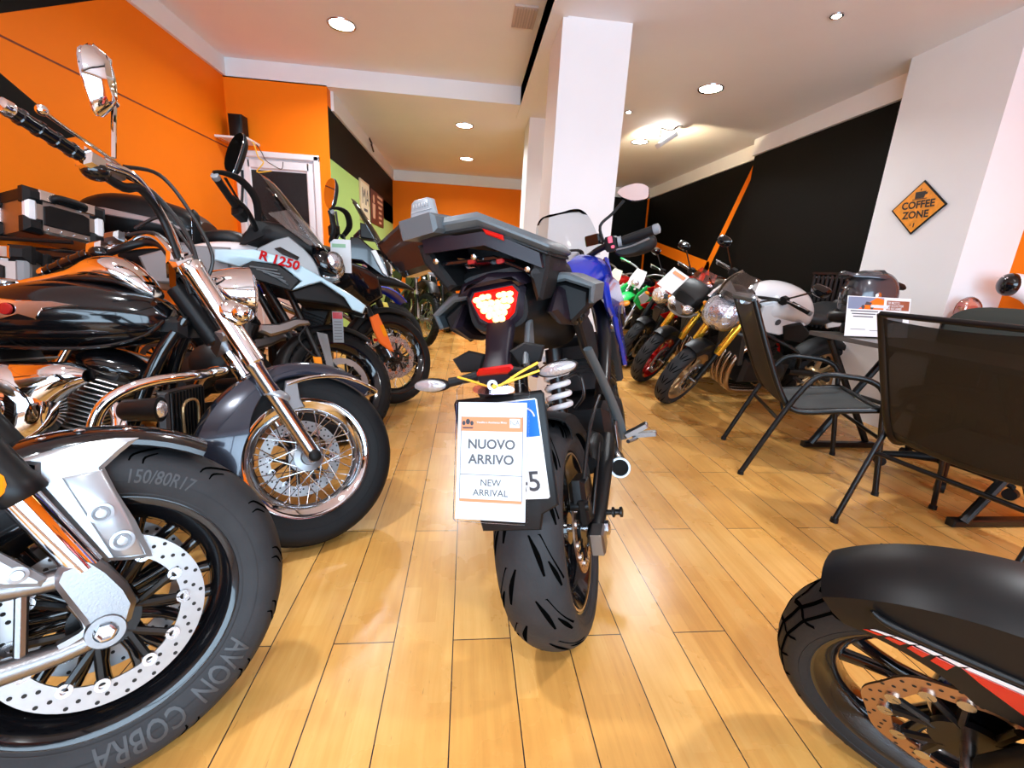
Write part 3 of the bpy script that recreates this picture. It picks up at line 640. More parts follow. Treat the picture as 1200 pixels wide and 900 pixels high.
def wheel(b, nm, cx, Rr, hw, rr, st=False, kind='cast', rim='black_gloss', n=5, discs=(), pat=None, npat=16, knob=False, rub='rubber', spoke='steel', hub='alu', dmat='disc', wave=False, detail=True, letters=None, mark='groove'):
    bw = hw*.74; m = MB()
    m.lathe([(-bw, rr - .006), (-bw - .004, rr + .004), (-bw - .004, rr + .008), (-bw + .006, rr + .006), (-bw*.6, rr - .018), (-bw*.45, rr - .03), (bw*.45, rr - .03), (bw*.6, rr - .018), (bw - .006, rr + .006), (bw + .004, rr + .008), (bw + .004, rr + .004), (bw, rr - .006), (bw*.62, rr - .030), (bw*.35, rr - .040), (-bw*.35, rr - .040), (-bw*.62, rr - .030)], (cx, 0, Rr), (0, 1, 0), 72, closed=True)
    if kind == 'cast':
        m.lathe([(-.05, .022), (-.05, .045), (-.02, .055), (.02, .055), (.05, .045), (.05, .022)], (cx, 0, Rr), (0, 1, 0), 32)
        for k in range(n):
            a = 2*PI*k/n + .3
            for da in (-.13, .13):
                pts = [(cx + .045*math.cos(a + da*1.6), 0, Rr + .045*math.sin(a + da*1.6)), (cx + rr*.5*math.cos(a + da*.9), 0, Rr + rr*.5*math.sin(a + da*.9)), (cx + (rr - .034)*math.cos(a + da*1.5), 0, Rr + (rr - .034)*math.sin(a + da*1.5))]
                m.tube(pts, [.017, .012, .014], 10, 3)
    w = b.add(nm, m, M[rim], st)
    if kind == 'spoke':
        h = MB(); h.lathe([(-.075, .02), (-.075, .028), (-.055, .03), (-.052, .052), (-.046, .052), (-.04, .03), (.04, .03), (.046, .052), (.052, .052), (.055, .03), (.075, .028), (.075, .02)], (cx, 0, Rr), (0, 1, 0), 32)
        b.add('hub', h, M[hub], st, w)
        for k in range(n):
            a = 2*PI*k/n; s = -1 if k % 2 else 1; dd = .55 if (k//2) % 2 else -.55
            p = [(cx + .050*math.cos(a + dd*1.6), .049*s, Rr + .050*math.sin(a + dd*1.6)), (cx + (rr - .03)*math.cos(a), .012*s, Rr + (rr - .03)*math.sin(a))]
            q = MB(); q.tube([p[0], p[1]], .0021, 5); q.tube([tuple(lerp(p[1][i], p[0][i], .11) for i in range(3)), p[1]], .0036, 6); b.add('spoke', q, M[spoke], st, w, smooth=60)
    t = MB(); NQ = 26
    prof = [tyre_pt(-1 + 2*i/NQ, Rr, hw, rr) for i in range(NQ+1)]
    t.lathe(prof + [(bw*.8, rr - .012), (-bw*.8, rr - .012)], (cx, 0, Rr), (0, 1, 0), 120, closed=True)
    if knob:
        N = 44
        for k in range(N):
            for (q0, q1, o) in ((-.60, -.40, 0), (-.34, -.08, .5), (.08, .34, .0), (.40, .60, .5)):
                a0, a1 = 2*PI*(k + o)/N, 2*PI*(k + o + .62)/N; vs = []
                for lf in (-.002, .010):
                    for a in (a0, a1):
                        for q in (q0, q1):
                            y, r = tyre_pt(q, Rr, hw, rr); r += lf; vs.append((cx + r*math.cos(a), y, Rr + r*math.sin(a)))
                t.add(vs, [(0, 1, 3, 2), (4, 5, 7, 6), (0, 1, 5, 4), (2, 3, 7, 6), (0, 2, 6, 4), (1, 3, 7, 5)])
    if pat: marks(t, cx, Rr, hw, rr, npat, pat, 1)
    # moulded line rings on the side walls
    for q in (-.80, .80, -.93, .93):
        y, r = tyre_pt(q, Rr, hw, rr); t.lathe([(y - .0008, r - .0014), (y*1.012, r), (y - .0008, r + .0014)], (cx, 0, Rr), (0, 1, 0), 96, cap=False)
    if letters:
        for body, th0, size, q0 in letters:
            y0, r0 = tyre_pt(q0, Rr, hw, rr)
            def fn(u, v):
                th = th0 - u/r0; dq = (v/ (Rr*.42))
                y, r = tyre_pt(min(-.64, q0 + dq), Rr, hw, rr); return (cx + r*math.cos(th), y - .0014, Rr + r*math.sin(th))
            t.text(body, size, (0, 0, 0), (1, 0, 0), (0, 1, 0), fn=fn, mi=2, bold=.012)
    b.add('tyre', t, [M[rub], M[mark], M['tyre_letter']], st, w)
    for dd in discs: brake_disc(b, w, cx, Rr, dd[0], dd[1], dd[2] if len(dd) > 2 and dd[2] != 'disc' else dmat, st, wave, detail=detail)
    a = MB(); a.lathe([(-.12, .001), (-.12, .012), (.12, .012), (.12, .001)], (cx, 0, Rr), (0, 1, 0), 16); b.add('axle', a, M['steel'], st, w)
    return w
def caliper(b, c, ang, st, m='black_metal', size=1.):
    q = MB(); Rm = MX.Rotation(ang, 3, 'Y')
    q.box(c, (.13*size, .05, .058*size), .014, Rm)
    for dx in (-.03, .03): q.lathe([(0, .017), (.006, .016), (.008, .008)], V(c) + Rm @ V((dx*size, -.025 if c[1] < 0 else .025, 0)), (0, -1 if c[1] < 0 else 1, 0), 16)
    b.add('brake_caliper', q, M[m], st)
def mirror(b, c, w, h, st, stem, m='black_plastic', fwd=1, ang=0., shape=None, depth=.035, tilt=0.):
    """stem: points; mirror housing centred at c, glass facing backwards"""
    q = MB().tube(stem, .0065, 8, 4); b.add('mirror_stem', q, M[m if m != 'steel' else 'chrome'], st)
    out = shape or [(-w*.5, -h*.1), (-w*.42, h*.4), (0, h*.5), (w*.42, h*.42), (w*.5, h*.05), (w*.3, -h*.45), (-w*.25, -h*.5)]
    Rm = MX.Rotation(ang, 3, 'Z') @ MX.Rotation(tilt, 3, 'Y')
    f = lambda u, v, ww: V(c) + Rm @ V((ww, u, v))
    fb = lambda u, v, ww: V(c) + Rm @ V((ww*(1 - .0), u*(1 - max(0, ww)*9), v*(1 - max(0, ww)*9)))
    o = b.add('mirror_housing', MB().slab(out, -.004, depth, .010, fb, k=3), M['chrome' if m == 'steel' else m], st)
    b.add('mirror_glass', MB().slab([(u*.92, v*.92) for u, v in out], -.0055, -.0035, .0008, f, k=3), M['mirror'], st, o)
def lever(b, pts, st, m='black_metal'): b.add('lever', MB().tube(pts, [.007] + [.006]*(len(pts)-2) + [.009], 8, 3, flat=.6), M[m], st)
def grip(b, p0, p1, st, m='black_plastic', end='black_metal', r=.0175, ribs=0):
    q = MB(); q.tube([p0, p1], r, 16)
    d = V(p1) - V(p0)
    for i in range(ribs):
        c = V(p0) + d*((i + .5)/ribs); q.lathe([(-.006, r), (-.004, r + .003), (.004, r + .003), (.006, r)], c, d, 16, cap=False)
    o = b.add('grip', q, M[m], st)
    e = MB(); e.lathe([(0, r), (.004, r + .002), (.022, r), (.026, r*.5)], p1, d, 18); b.add('bar_end', e, M[end], st, o)
def turn_signal(b, c, st, lens='amber', body='black_plastic', side=-1, r=.022, root=None):
    if root: b.add('signal_stalk', MB().tube([root, c], .009, 8), M[body], st)
    o = b.add('turn_signal', MB().ell(c, (r*.9, r*1.5, r), 18, 10), M[body], st)
    b.add('signal_lens', MB().ell((c[0] + .006, c[1], c[2]), (r*.9, r*1.4, r*.9), 18, 10), M[lens], st, o)
def engine_block(b, x, z, sx, sz, w, m='engine_black', fins=6):
    q = MB(); q.box((x, 0, z - sz*.22), (sx, w*.8, sz*.55), .03); q.box((x + sx*.22, 0, z + sz*.28), (sx*.45, w*.75, sz*.5), .012, MX.Rotation(R(20), 3, 'Y'))
    b.add('crankcase', q, M[m])
    for s in (-1, 1):
        c = MB(); c.lathe([(0, sz*.24), (.03, sz*.24), (.045, sz*.2), (.05, sz*.1)], (x - sx*.12, s*w*.38, z - sz*.2), (0, s, 0), 28)
        for k in range(8): c.lathe([(.03, .007), (.04, .007)], (x - sx*.12 + sz*.22*math.cos(k*PI/4), s*w*.38, z - sz*.2 + sz*.22*math.sin(k*PI/4)), (0, s, 0), 8)
        b.add('engine_cover', c, M[m])
    for k in range(fins):
        b.add('cooling_fin', MB().box((x + sx*.22, 0, z + sz*.12 + k*.022), (sx*.5, w*.86, .008), .003, MX.Rotation(R(20), 3, 'Y')), M[m])
def screen_sheet(b, name, rows, m, st=False, th=.003, k=4):
    """curved transparent sheet; rows of (x, z, half width, centre bulge forward)"""
    rows = cat(rows, k); g = MB(); n = 12; rr = []
    for x, z, hw, bu in rows:
        a = [(x + bu*(1 - (2*j/n - 1)**2), hw*(2*j/n - 1), z) for j in range(n+1)]; rr.append(a + [(p[0] - th, p[1], p[2]) for p in a[::-1]])
    g.grid(rr, True, True); return b.add(name, g, M[m] if isinstance(m, str) else m, st)
def mir(out): return out
def panel(b, name, out, yf, th, m, st=False, bev=.004, k=1, sides=(-1, 1), parent=None, label=None):
    """side panel on both sides: |y| = yf(x, z)"""
    os = []
    yf_ = yf if callable(yf) else (lambda x, z: yf)
    for s in sides:
        os.append(b.add(name, MB().slab(out, 0, th, bev, lambda u, v, w: (u, s*(yf_(u, v) - th + w), v), k=k), M[m], st, parent, label))
    return os
def swingarm_rear(b, cx, Rr, hw, rr, **kw):
    wheel(b, 'rear_wheel', cx, Rr, hw, rr, **kw)
# ------------------------------------------------------------------ shared back half for the bikes on the left
def rear_end(b, xr, Rr, hw, rr, seat, tank_mat, kind='spoke', n=24, rim='black_gloss', detail=False, fender='black_satin'):
    wheel(b, 'rear_wheel', xr, Rr, hw, rr, kind=kind, n=n, rim=rim, discs=[(-.08, .13, 'disc')], detail=detail)
    for s in (-1, 1):
        b.add('swingarm', MB().tube([(xr + .52, s*.11, .40), (xr + .3, s*(hw + .04), .37), (xr - .02, s*(hw + .045), Rr)], [.03, .026, .03], 10, 3), M['black_metal'])
        b.add('rear_shock', MB().tube([(xr + .08, s*(hw + .06), Rr + .06), (xr + .22, s*(hw + .06), Rr + .33)], .022, 10), M['chrome'])
    b.add('rear_mudguard', MB().arch(xr, Rr, Rr + .035, R(20), R(165), hw + .025, .06), M[fender])
# ================================================================== silver bike in the foreground
b = Bike('silver and black motorcycle cut off by the left edge, big front wheel nearest the camera', -.714, .805, 11.8, 1.6, 30, 28, .335, .05)
FG = b
wheel(b, 'front_wheel', 0, .335, .075, .222, True, 'cast', 'black_gloss', 9, discs=[(-.078, .160, 'disc'), (.078, .160, 'disc')], pat=CRUISE, npat=15, rub='rubber_dust', letters=[('AVON  COBRA', R(-66), .044, -.80), ('150/80R17', R(67), .027, -.77)])
sk = lambda t: .02 + .05*max(0, t - .2)
b.add('front_mudguard', MB().arch(0, .335, .372, R(58), R(190), .088, sk), M['black_gloss'], True)
yf = lambda x, z: .104 - .10*max(0, z - .62)
panel(b, 'mudguard_side_panel', [(-.098, .662), (-.05, .673), (0, .680), (.04, .682), (.075, .677), (.045, .652), (.02, .628), (.035, .575), (.057, .515), (.078, .436), (.045, .440), (.008, .450), (-.03, .530), (-.072, .618), (-.070, .650)], yf, .022, 'silver', True, .008)
panel(b, 'mudguard_panel_facet', [(-.038, .622), (.016, .626), (.05, .515), (.066, .446), (.02, .455)], lambda x, z: .1085, .008, 'silver', True, .004)
for s in (-1, 1):
    for x, z in ((.009, .545), (.035, .485)):
        b.add('panel_bolt', MB().lathe([(0, .019), (.004, .019), (.0045, .014), (.002, .012), (.004, .010), (.0075, .008), (.008, .003)], (x, s*.1085, z), (0, s, 0), 24), M['silver'], True)
    for x, z in ((-.062, .694), (-.01, .702), (.06, .695)): b.add('mudguard_rivet', MB().ell((x, s*.045, z), (.009, .009, .004), 14, 8), M['chrome'], True)
    y = s*.122
    b.add('fork_tube', MB().lathe([(0, .0255), (.16, .0255)], (-.018, y, .455), (-.42, 0, .86), 28), M['chrome'], True)
    b.add('fork_guard_strip', MB().tube([(-.028, y - s*.006, .485), (-.085, y - s*.006, .615)], .012, 10), M['navy'], True)
    b.add('fork_outer', MB().lathe([(0, .031), (.004, .034), (.03, .034), (.036, .031), (.42, .031), (.42, .02)], (-.082, y, .600), (-.45, 0, .88), 28), M['black_satin'], True)
    foot = MB().slab([(-.062, .447), (-.052, .470), (-.010, .478), (.014, .446), (.036, .405), (.046, .372), (.036, .340), (.006, .320), (-.018, .326), (-.030, .365), (-.05, .415)], y - .024, y + .020, .009)
    foot.lathe([(0, .030), (s*.012, .028), (s*.012, .018), (s*.004, .017)], (.0, y + s*.018, .337), (0, 1, 0), 28)
    o = b.add('fork_foot', foot, M['alu'], True)
    b.add('axle_nut', MB().lathe([(0, .0155), (.012, .0155), (.013, .012), (.006, .010)], (.0, y + s*.024, .337), (0, s, 0), 6), M['steel'], True, o)
    cal = MB()
    cal.tube([(-.03, y, .450), (-.075, y, .447), (-.14, y, .458)], [.022, .018, .022], 10, 3); cal.tube([(-.0, y, .325), (-.06, y, .316), (-.15, y, .318)], [.016, .018, .022], 10, 3)
    cal.tube([(-.035, y, .40), (-.02, y, .345), (-.06, y, .325)], [.014, .012, .014], 8, 3); cal.tube([(-.098, y, .44), (-.108, y, .32)], .009, 8)
    cal.box((-.185, y, .39), (.09, .06, .17), .02)
    b.add('caliper_bracket', cal, M['alu'], True)
    b.add('lower_fork_cover', MB().slab([(-.18, .60), (-.125, .53), (-.066, .458), (-.074, .446), (-.115, .46), (-.19, .50)], y - s*.0, y + s*.026, .008), M['silver'], True)
    b.add('cover_bolt', MB().lathe([(0, .014), (.004, .014), (.005, .009), (.008, .008)], (-.098, y + s*.026, .478), (0, s, 0), 20), M['silver'], True)
    b.add('fork_reflector', MB().slab([(-.150, .603), (-.112, .607), (-.099, .630), (-.110, .656), (-.15, .660)], y + s*.027, y + s*.038, .006, k=2), M['amber'], True)
    b.add('reflector_bezel', MB().slab([(-.155, .597), (-.108, .601), (-.092, .631), (-.105, .664), (-.16, .668)], y + s*.010, y + s*.026, .006, k=2), M['black_satin'], True)
b.add('yoke', MB().box((-.33, 0, 1.0), (.08, .30, .05), .012), M['black_metal'], True)
b.add('brake_hose', MB().tube([(-.16, -.14, .46), (-.20, -.15, .56), (-.24, -.12, .72)], .006, 8, 4), M['cable'], True)
b.add('headlamp', MB().lathe([(-.10, .05), (-.05, .09), (0, .10), (.02, .10), (.03, .08)], (-.26, 0, .90), (1, 0, 0), 32), M['black_gloss'], True)
for s in (-1, 1):
    b.add('handlebar', MB().tube([(-.40, s*.04, 1.03), (-.42, s*.14, 1.09), (-.50, s*.30, 1.12), (-.62, s*.42, 1.10)], .013, 10, 4), M['chrome'], True)
    grip(b, (-.55, s*.36, 1.115), (-.66, s*.46, 1.09), True)
b.add('fuel_tank', MB().body([(-1.22, .82, .10, .06), (-1.1, .86, .16, .11), (-.8, .90, .19, .15), (-.6, .90, .16, .13), (-.5, .88, .09, .07)]), M['silver'])
b.add('seat', MB().body([(-1.66, .82, .10, .03), (-1.55, .82, .15, .06), (-1.38, .76, .17, .06), (-1.22, .78, .14, .06), (-1.16, .80, .08, .03)]), M['seat'])
engine_block(b, -.78, .50, .42, .42, .34)
rear_end(b, -1.38, .33, .09, .22, None, None, 'cast', 7)

# ================================================================== black chrome cruiser
b = Bike('black cruiser with chrome fork and wire wheel between silver and ice blue bikes', -.578, 1.538, 5.6, 8.6, 30, 32, .325, .06)
CR = b
wheel(b, 'front_wheel', 0, .325, .066, .213, True, 'spoke', 'chrome', 40, discs=[(.082, .148, 'disc')], pat=[[(0, 0, .003), (.5, 0.0, .003), (1, 0, .003)], [(0, .3, .003), (.5, .3, .003), (1, .3, .003)], [(0, -.3, .003), (.5, -.3, .003), (1, -.3, .003)]], npat=20)
def skc(t):
    return .045 + .085*max(0, min(1, (t - .42)/.3))
mg = MB().arch(0, .325, .365, R(48), R(196), .100, skc, n=36, taper=.25)
b.add('front_mudguard', mg, M['navy'], True)
for s in (-1, 1):
    b.add('mudguard_rail', MB().tube([(-.08, s*.105, .588), (-.01, s*.108, .612), (.09, s*.108, .622), (.17, s*.106, .605), (.245, s*.09, .572), (.255, s*.05, .566), (.258, 0, .566)], .0075, 10, 4), M['chrome'], True)
    b.add('mudguard_bracket', MB().slab([(-.085, .60), (-.045, .61), (-.035, .535), (-.02, .505), (-.085, .485), (-.10, .51)], s*.098, s*.109, .004), M['alu'], True)
    y = s*.122
    b.add('fork_lower', MB().lathe([(0, .018), (.005, .025), (.38, .027), (.385, .030), (.40, .030)], (.012, y, .312), (-.50, 0, .866), 28), M['steel'], True)
    b.add('axle_cap', MB().ell((0, y + s*.024, .327), (.022, .012, .022), 20, 10), M['black_plastic'], True)
    br = MB(); br.ell((-.115, y - s*.0, .545), (.045, .03, .022), 18, 10, MX.Rotation(R(20), 3, 'Y')); b.add('fork_lug', br, M['silver'], True)
    b.add('fork_cover', MB().lathe([(0, .029), (.005, .034), (.34, .034), (.345, .037), (.375, .037), (.38, .03), (.38, .005)], (-.180, y, .655), (-.50, 0, .866), 30), M['chrome'], True)
    b.add('fork_clamp', MB().ell((-.245, y + s*.025, .822), (.05, .022, .040), 20, 10, MX.Rotation(R(35), 3, 'Y')), M['chrome'], True)
    o = b.add('signal_shell', MB().ell((-.225, y + s*.05, .815), (.03, .03, .03), 18, 10), M['chrome'], True)
    b.add('signal_lens', MB().ell((-.205, y + s*.05, .812), (.018, .024, .024), 18, 10), M['lens'], True, o)
    q0, q1 = ((-.614, -.298, 1.179), (-.712, -.428, 1.174)) if s < 0 else ((-.665, .30, 1.135), (-.79, .42, 1.092))
    hb = [(-.385, s*.05, 1.0), (-.41, s*.085, 1.08), (-.455, s*.13, 1.16), (-.505, s*.20, lerp(1.21, q0[2], .2)), (-.56, s*.255, lerp(1.205, q0[2], .5)), q0, tuple(lerp(q0[i], q1[i], .9) for i in range(3))]
    G = lambda t, dx=0, dz=0: (lerp(q0[0], q1[0], t) + dx, lerp(q0[1], q1[1], t), lerp(q0[2], q1[2], t) + dz)
    b.add('handlebar', MB().tube(hb, .0125, 12, 5), M['chrome'], True)
    grip(b, q0, q1, True, 'black_gloss', 'chrome', .0175, 4)
    c = MB(); Rm = MX.Rotation(s*R(-46) , 3, 'Z')
    c.box(G(-.22), (.06, .05, .055), .012, Rm); b.add('switch_housing', c, M['chrome'], True)
    b.add('master_cylinder', MB().box(G(-.62, 0, .022), (.06, .042, .036), .010, Rm), M['alu'], True)
    lever(b, [G(.80, .03, .035), G(.45, .03, .032), G(-.1, .035, .03), G(-.6, .03, .025)], True, 'chrome')
    b.add('cable_bundle', MB().tube([G(-.15, .01, -.022), G(-.7, .015, -.022), (-.49, s*.185, lerp(1.19, q0[2], .2) - .012), (-.44, s*.12, 1.125), (-.40, s*.095, 1.02), (-.36, s*.07, .90)], [.010, .014, .012, .011, .010, .010], 10, 4), M['black_satin'], True)
    b.add('switch_pod', MB().ell(G(-.30, .0, -.018), (.034, .03, .026), 16, 10), M['black_gloss'], True)
    b.add('lever_ball', MB().ell(G(.84, .03, .036), (.013, .013, .013), 14, 8), M['chrome'], True)
    if s < 0: mirror(b, (-.590, s*.335, 1.392), .115, .185, True, [(-.548, s*.262, 1.215), (-.549, s*.275, 1.30), (-.551, s*.275, 1.42)], 'steel', ang=s*R(26), shape=[(-.02*s - .035, .095), (-.01, .10), (.04, .03), (.055, -.06), (.035, -.095), (.01, -.09), (-.04, -.02), (-.055, .05)], depth=.045)
    if s < 0: b.add('mirror_clamp', MB().tube([(-.548, s*.27, 1.375), (-.588, s*.33, 1.392)], .012, 10), M['chrome'], True)
    b.add('control_cable', MB().tube([(-.53, s*.21, 1.225), (-.45, s*.15, 1.26), (-.375, s*.14, 1.17), (-.305, s*.13, 1.02), (-.33, s*.09, .92)], .006, 8, 6), M['cable'], True)
    b.add('brake_hose', MB().tube([(-.55, s*.22, 1.20), (-.46, s*.15, 1.19), (-.37, s*.13, 1.07), (-.335, s*.11, .93)], .007, 8, 6), M['cable'], True)
for z, xx in ((.985, -.38), (.76, -.255)):
    q = MB(); q.box((xx, 0, z), (.075, .27, .04), .014, MX.Rotation(R(-30), 3, 'Y')); b.add('yoke', q, M['chrome' if z > .9 else 'alu'], True)
b.add('handlebar_clamp', MB().box((-.40, 0, 1.02), (.06, .16, .05), .012), M['chrome'], True)
hl = MB().lathe([(-.15, .012), (-.13, .045), (-.08, .078), (-.02, .092), (.02, .095), (.035, .097), (.04, .088)], (-.215, 0, .945), (.97, 0, .10), 36)
o = b.add('headlamp', hl, M['chrome'], True); b.add('headlamp_glass', MB().lathe([(0, .086), (.012, .07), (.02, .03), (.022, .002)], (-.178, 0, .949), (.97, 0, .10), 32), M['reflect'], True, o)
b.add('headlamp_bracket', MB().tube([(-.25, 0, .88), (-.27, 0, .80)], .02, 10), M['chrome'], True)
b.add('horn_grille', MB().box((-.20, 0, .80), (.03, .12, .10), .01), M['radiator'], True)
# body of the cruiser
tk = [(-1.20, .80, .05, .03), (-1.15, .80, .09, .07), (-1.0, .80, .135, .085), (-.85, .82, .155, .10), (-.70, .83, .150, .112), (-.55, .83, .125, .10), (-.45, .825, .09, .075), (-.405, .82, .05, .04)]
b.add('fuel_tank', MB().body(tk, 28, 5), M['black_gloss'])
b.add('tank_seam', MB().tube([(-1.10, -.11, .735), (-.9, -.152, .735), (-.7, -.150, .728), (-.55, -.128, .735), (-.45, -.095, .77), (-.41, -.06, .82)], .006, 8, 5), M['black_gloss'])
for s in (-1, 1):
    f = lambda u, v, w: (u, s*(w - .004 + (lerp(.1535, .131, (-u - .85)/.17) if u < -.85 else lerp(.1535, .136, (u + .85)/.25))), v)
    o = b.add('tank_emblem', MB().slab([(-1.02, .850), (-.93, .845), (-.86, .855), (-.80, .874), (-.74, .868), (-.66, .870), (-.60, .860), (-.68, .845), (-.70, .812), (-.74, .826), (-.80, .806), (-.88, .820)], .0, .012, .003, f), M['chrome'])
    b.add('emblem_badge', MB().lathe([(0, .018), (.006, .016), (.007, .004)], (-.765, s*.158, .842), (0, s, 0), 24), M['dark_red'], None, o)
b.add('tank_console', MB().body([(-.86, .920, .02, .008), (-.80, .928, .045, .016), (-.69, .955, .055, .022), (-.62, .975, .070, .045), (-.55, .975, .075, .05), (-.49, .945, .06, .042), (-.45, .91, .035, .018)], 24, 4), M['chrome'])
b.add('fuel_cap', MB().lathe([(0, .042), (.008, .044), (.014, .038), (.018, .012)], (-.86, -.02, .922), (0, 0, 1), 28), M['chrome'])
b.add('seat', MB().body([(-1.74, .80, .10, .04), (-1.66, .78, .14, .06), (-1.5, .72, .16, .06), (-1.28, .72, .14, .06), (-1.18, .76, .09, .04)]), M['seat'])
for s in (-1, 1):
    b.add('frame_tube', MB().tube([(-.36, s*.03, .83), (-.44, s*.06, .68), (-.53, s*.11, .38), (-.60, s*.12, .18), (-1.2, s*.12, .16)], .0215, 12, 5), M['black_gloss'])
    b.add('engine_guard', MB().tube([(-.50, s*.11, .25), (-.50, s*.27, .40), (-.49, s*.29, .50), (-.46, s*.27, .585), (-.39, s*.21, .632), (-.30, s*.10, .645), (-.30, 0, .645)], .0165, 12, 5), M['chrome'])
    o = b.add('auxiliary_lamp', MB().lathe([(0, .022), (.01, .030), (.085, .034), (.10, .036), (.102, .028)], (-.41, s*.30, .562), (1, 0, .03), 24), M['black_satin'])
    b.add('lamp_glass', MB().lathe([(0, .027), (.008, .02), (.012, .004)], (-.31, s*.30, .565), (1, 0, .03), 20), M['reflect'], None, o)
q = MB().box((-.40, 0, .49), (.035, .24, .20), .008); o = b.add('radiator', q, M['radiator'])
for i in range(11): b.add('radiator_slat', MB().box((-.378, -.105 + i*.021, .49), (.008, .007, .19), .002), M['black_metal'], None, o)
b.add('radiator_guard', MB().tube([(-.372, -.05, .44), (-.372, -.05, .53), (-.372, 0, .55), (-.372, .05, .53), (-.372, .05, .44)], .005, 8, 4), M['bronze'], None, o)
cyl = MB(); 
b.add('cylinder', MB().box((-.595, 0, .56), (.10, .20, .26), .02, MX.Rotation(R(24), 3, 'Y')), M['engine_black'])
for k in range(12):
    t = k/11; b.add('cooling_fin', MB().box((lerp(-.645, -.572, t), 0, lerp(.478, .632, t)), (.125, .26, .0055), .002, MX.Rotation(R(18), 3, 'Y')), M['alu_sheet'])
b.add('rocker_cover', MB().body([(-.66, .69, .07, .03), (-.60, .675, .11, .05), (-.52, .655, .10, .045), (-.47, .64, .06, .03)]), M['black_gloss'])
b.add('rear_cylinder', MB().box((-.86, 0, .57), (.12, .20, .28), .02, MX.Rotation(R(-24), 3, 'Y')), M['engine_black'])
for k in range(10): b.add('cooling_fin', MB().box((lerp(-.80, -.90, k/9), 0, lerp(.48, .66, k/9)), (.14, .25, .006), .002, MX.Rotation(R(-22), 3, 'Y')), M['alu_sheet'])
o = b.add('air_cleaner', MB().lathe([(0, .125), (.06, .125), (.085, .11), (.10, .085), (.105, .06)], (-.755, -.16, .565), (0, -1, 0), 40), M['chrome'])
b.add('air_cleaner_ring', MB().lathe([(0, .046), (.012, .042), (.014, .030), (.006, .022), (.010, .010), (.012, .002)], (-.755, -.262, .565), (0, -1, 0), 32), M['chrome'], None, o)
b.add('air_cleaner_duct', MB().body([(-.76, .60, .05, .09, 2.2, -.2), (-.68, .61, .055, .08, 2.2, -.2), (-.60, .645, .05, .045, 2.2, -.19), (-.555, .65, .03, .02, 2.2, -.18)]), M['chrome'])
b.add('exhaust_pipe', MB().tube([(-.56, -.10, .58), (-.50, -.15, .48), (-.56, -.20, .32), (-.75, -.22, .22), (-1.45, -.22, .24)], [.022, .024, .026, .03, .045], 14, 5), M['chrome'])
engine_block(b, -.80, .32, .46, .30, .32, 'engine_black', 0)
b.add('steering_head', MB().lathe([(-.09, .032), (.12, .032)], (-.33, 0, .83), (-.53, 0, .848), 20), M['black_satin'])
b.add('coil_cover', MB().box((-.40, 0, .80), (.10, .12, .07), .02), M['black_satin'])
rear_end(b, -1.50, .32, .08, .205, None, None, 'spoke', 24, 'chrome', fender='black_gloss')

# ================================================================== ice blue adventure bike
b = Bike('ice blue and white adventure motorcycle marked R 1250 behind the black cruiser', -.722, 2.536, 10.7, 14.7, 36, 26, .335, .05)
GS = b
wheel(b, 'front_wheel', 0, .335, .06, .255, True, 'spoke', 'black_gloss', 28, discs=[(-.075, .150, 'disc'), (.075, .150, 'disc')], knob=True, spoke='steel', hub='engine_black', detail=False)
b.add('front_mudguard', MB().arch(0, .335, .375, R(55), R(172), .075, .03, n=28), M['black_plastic'], True)
for s in (-1, 1):
    y = s*.108
    b.add('fork_tube', MB().lathe([(0, .0185), (.62, .0185)], (-.135, y, .40), (-.37, 0, .93), 20), M['chrome' if 0 else 'black_metal'], True)
    b.add('fork_lower', MB().tube([(-.135, y, .42), (-.05, y, .35), (0, y, .335)], [.026, .026, .03], 14, 3), M['black_satin'], True)
    o = b.add('fork_guard', MB().slab([(-.182, .600), (-.120, .596), (-.106, .48), (-.093, .385), (-.135, .375), (-.150, .47)], s*.135, s*.150, .006), M['grey_paint'], True)
    b.add('fork_reflector', MB().slab([(-.214, .450), (-.168, .450), (-.164, .394), (-.206, .392)], s*.142, s*.152, .003), M['amber'], True)
    caliper(b, (-.10, s*.10, .42), R(50), True, 'black_metal')
    b.add('fork_bridge', MB().slab([(-.475, .565), (-.465, .605), (-.38, .622), (-.29, .668), (-.215, .672), (-.205, .645), (-.27, .625), (-.33, .585), (-.42, .545)], s*.095, s*.135, .010), M['alu'], True)
    b.add('brake_line', MB().tube([(-.24, s*.145, .62), (-.285, s*.15, .54), (-.22, s*.15, .46), (-.14, s*.14, .43)], .005, 8, 5), M['cable'], True)
    b.add('fork_strut', MB().tube([(-.30, s*.06, .66), (-.42, s*.05, .9)], .02, 10), M['black_metal'], True)
yb = lambda x, z: .085 + .20*min(1, max(0, (.17 - x)/.45))**.8*.78
blue = [(-.56, 1.034), (-.38, 1.046), (-.23, 1.012), (-.114, .957), (0, .895), (.09, .845), (.160, .795), (.140, .748), (.085, .765), (.045, .832), (-.07, .908), (-.14, .878), (-.215, .842), (-.165, .898), (-.26, .976), (-.39, .986), (-.45, .955), (-.56, .98)]
fl = panel(b, 'side_fairing', blue, yb, .018, 'ice', bev=.005)
for s, o in zip((-1, 1), fl):
    q = MB()
    x0, z0 = -.262, .999
    dx = V((.97, 0, -.235)); 
    nrm = V((0, s, 0)); c = V((x0, s*(yb(x0, z0) + .0008), z0 - .006))
    ux = V((.234, s*(yb(-.145, .96) - yb(-.379, 1.02)), -.054)).normalized()*(1 if s < 0 else -1)
    q.text('R 1250', .066, c, ux, V((.30*(1 if s < 0 else -1), 0, 1)), th=.0035, bold=.035, fine=True); b.add('lettering', q, M['red_print'], False, o)
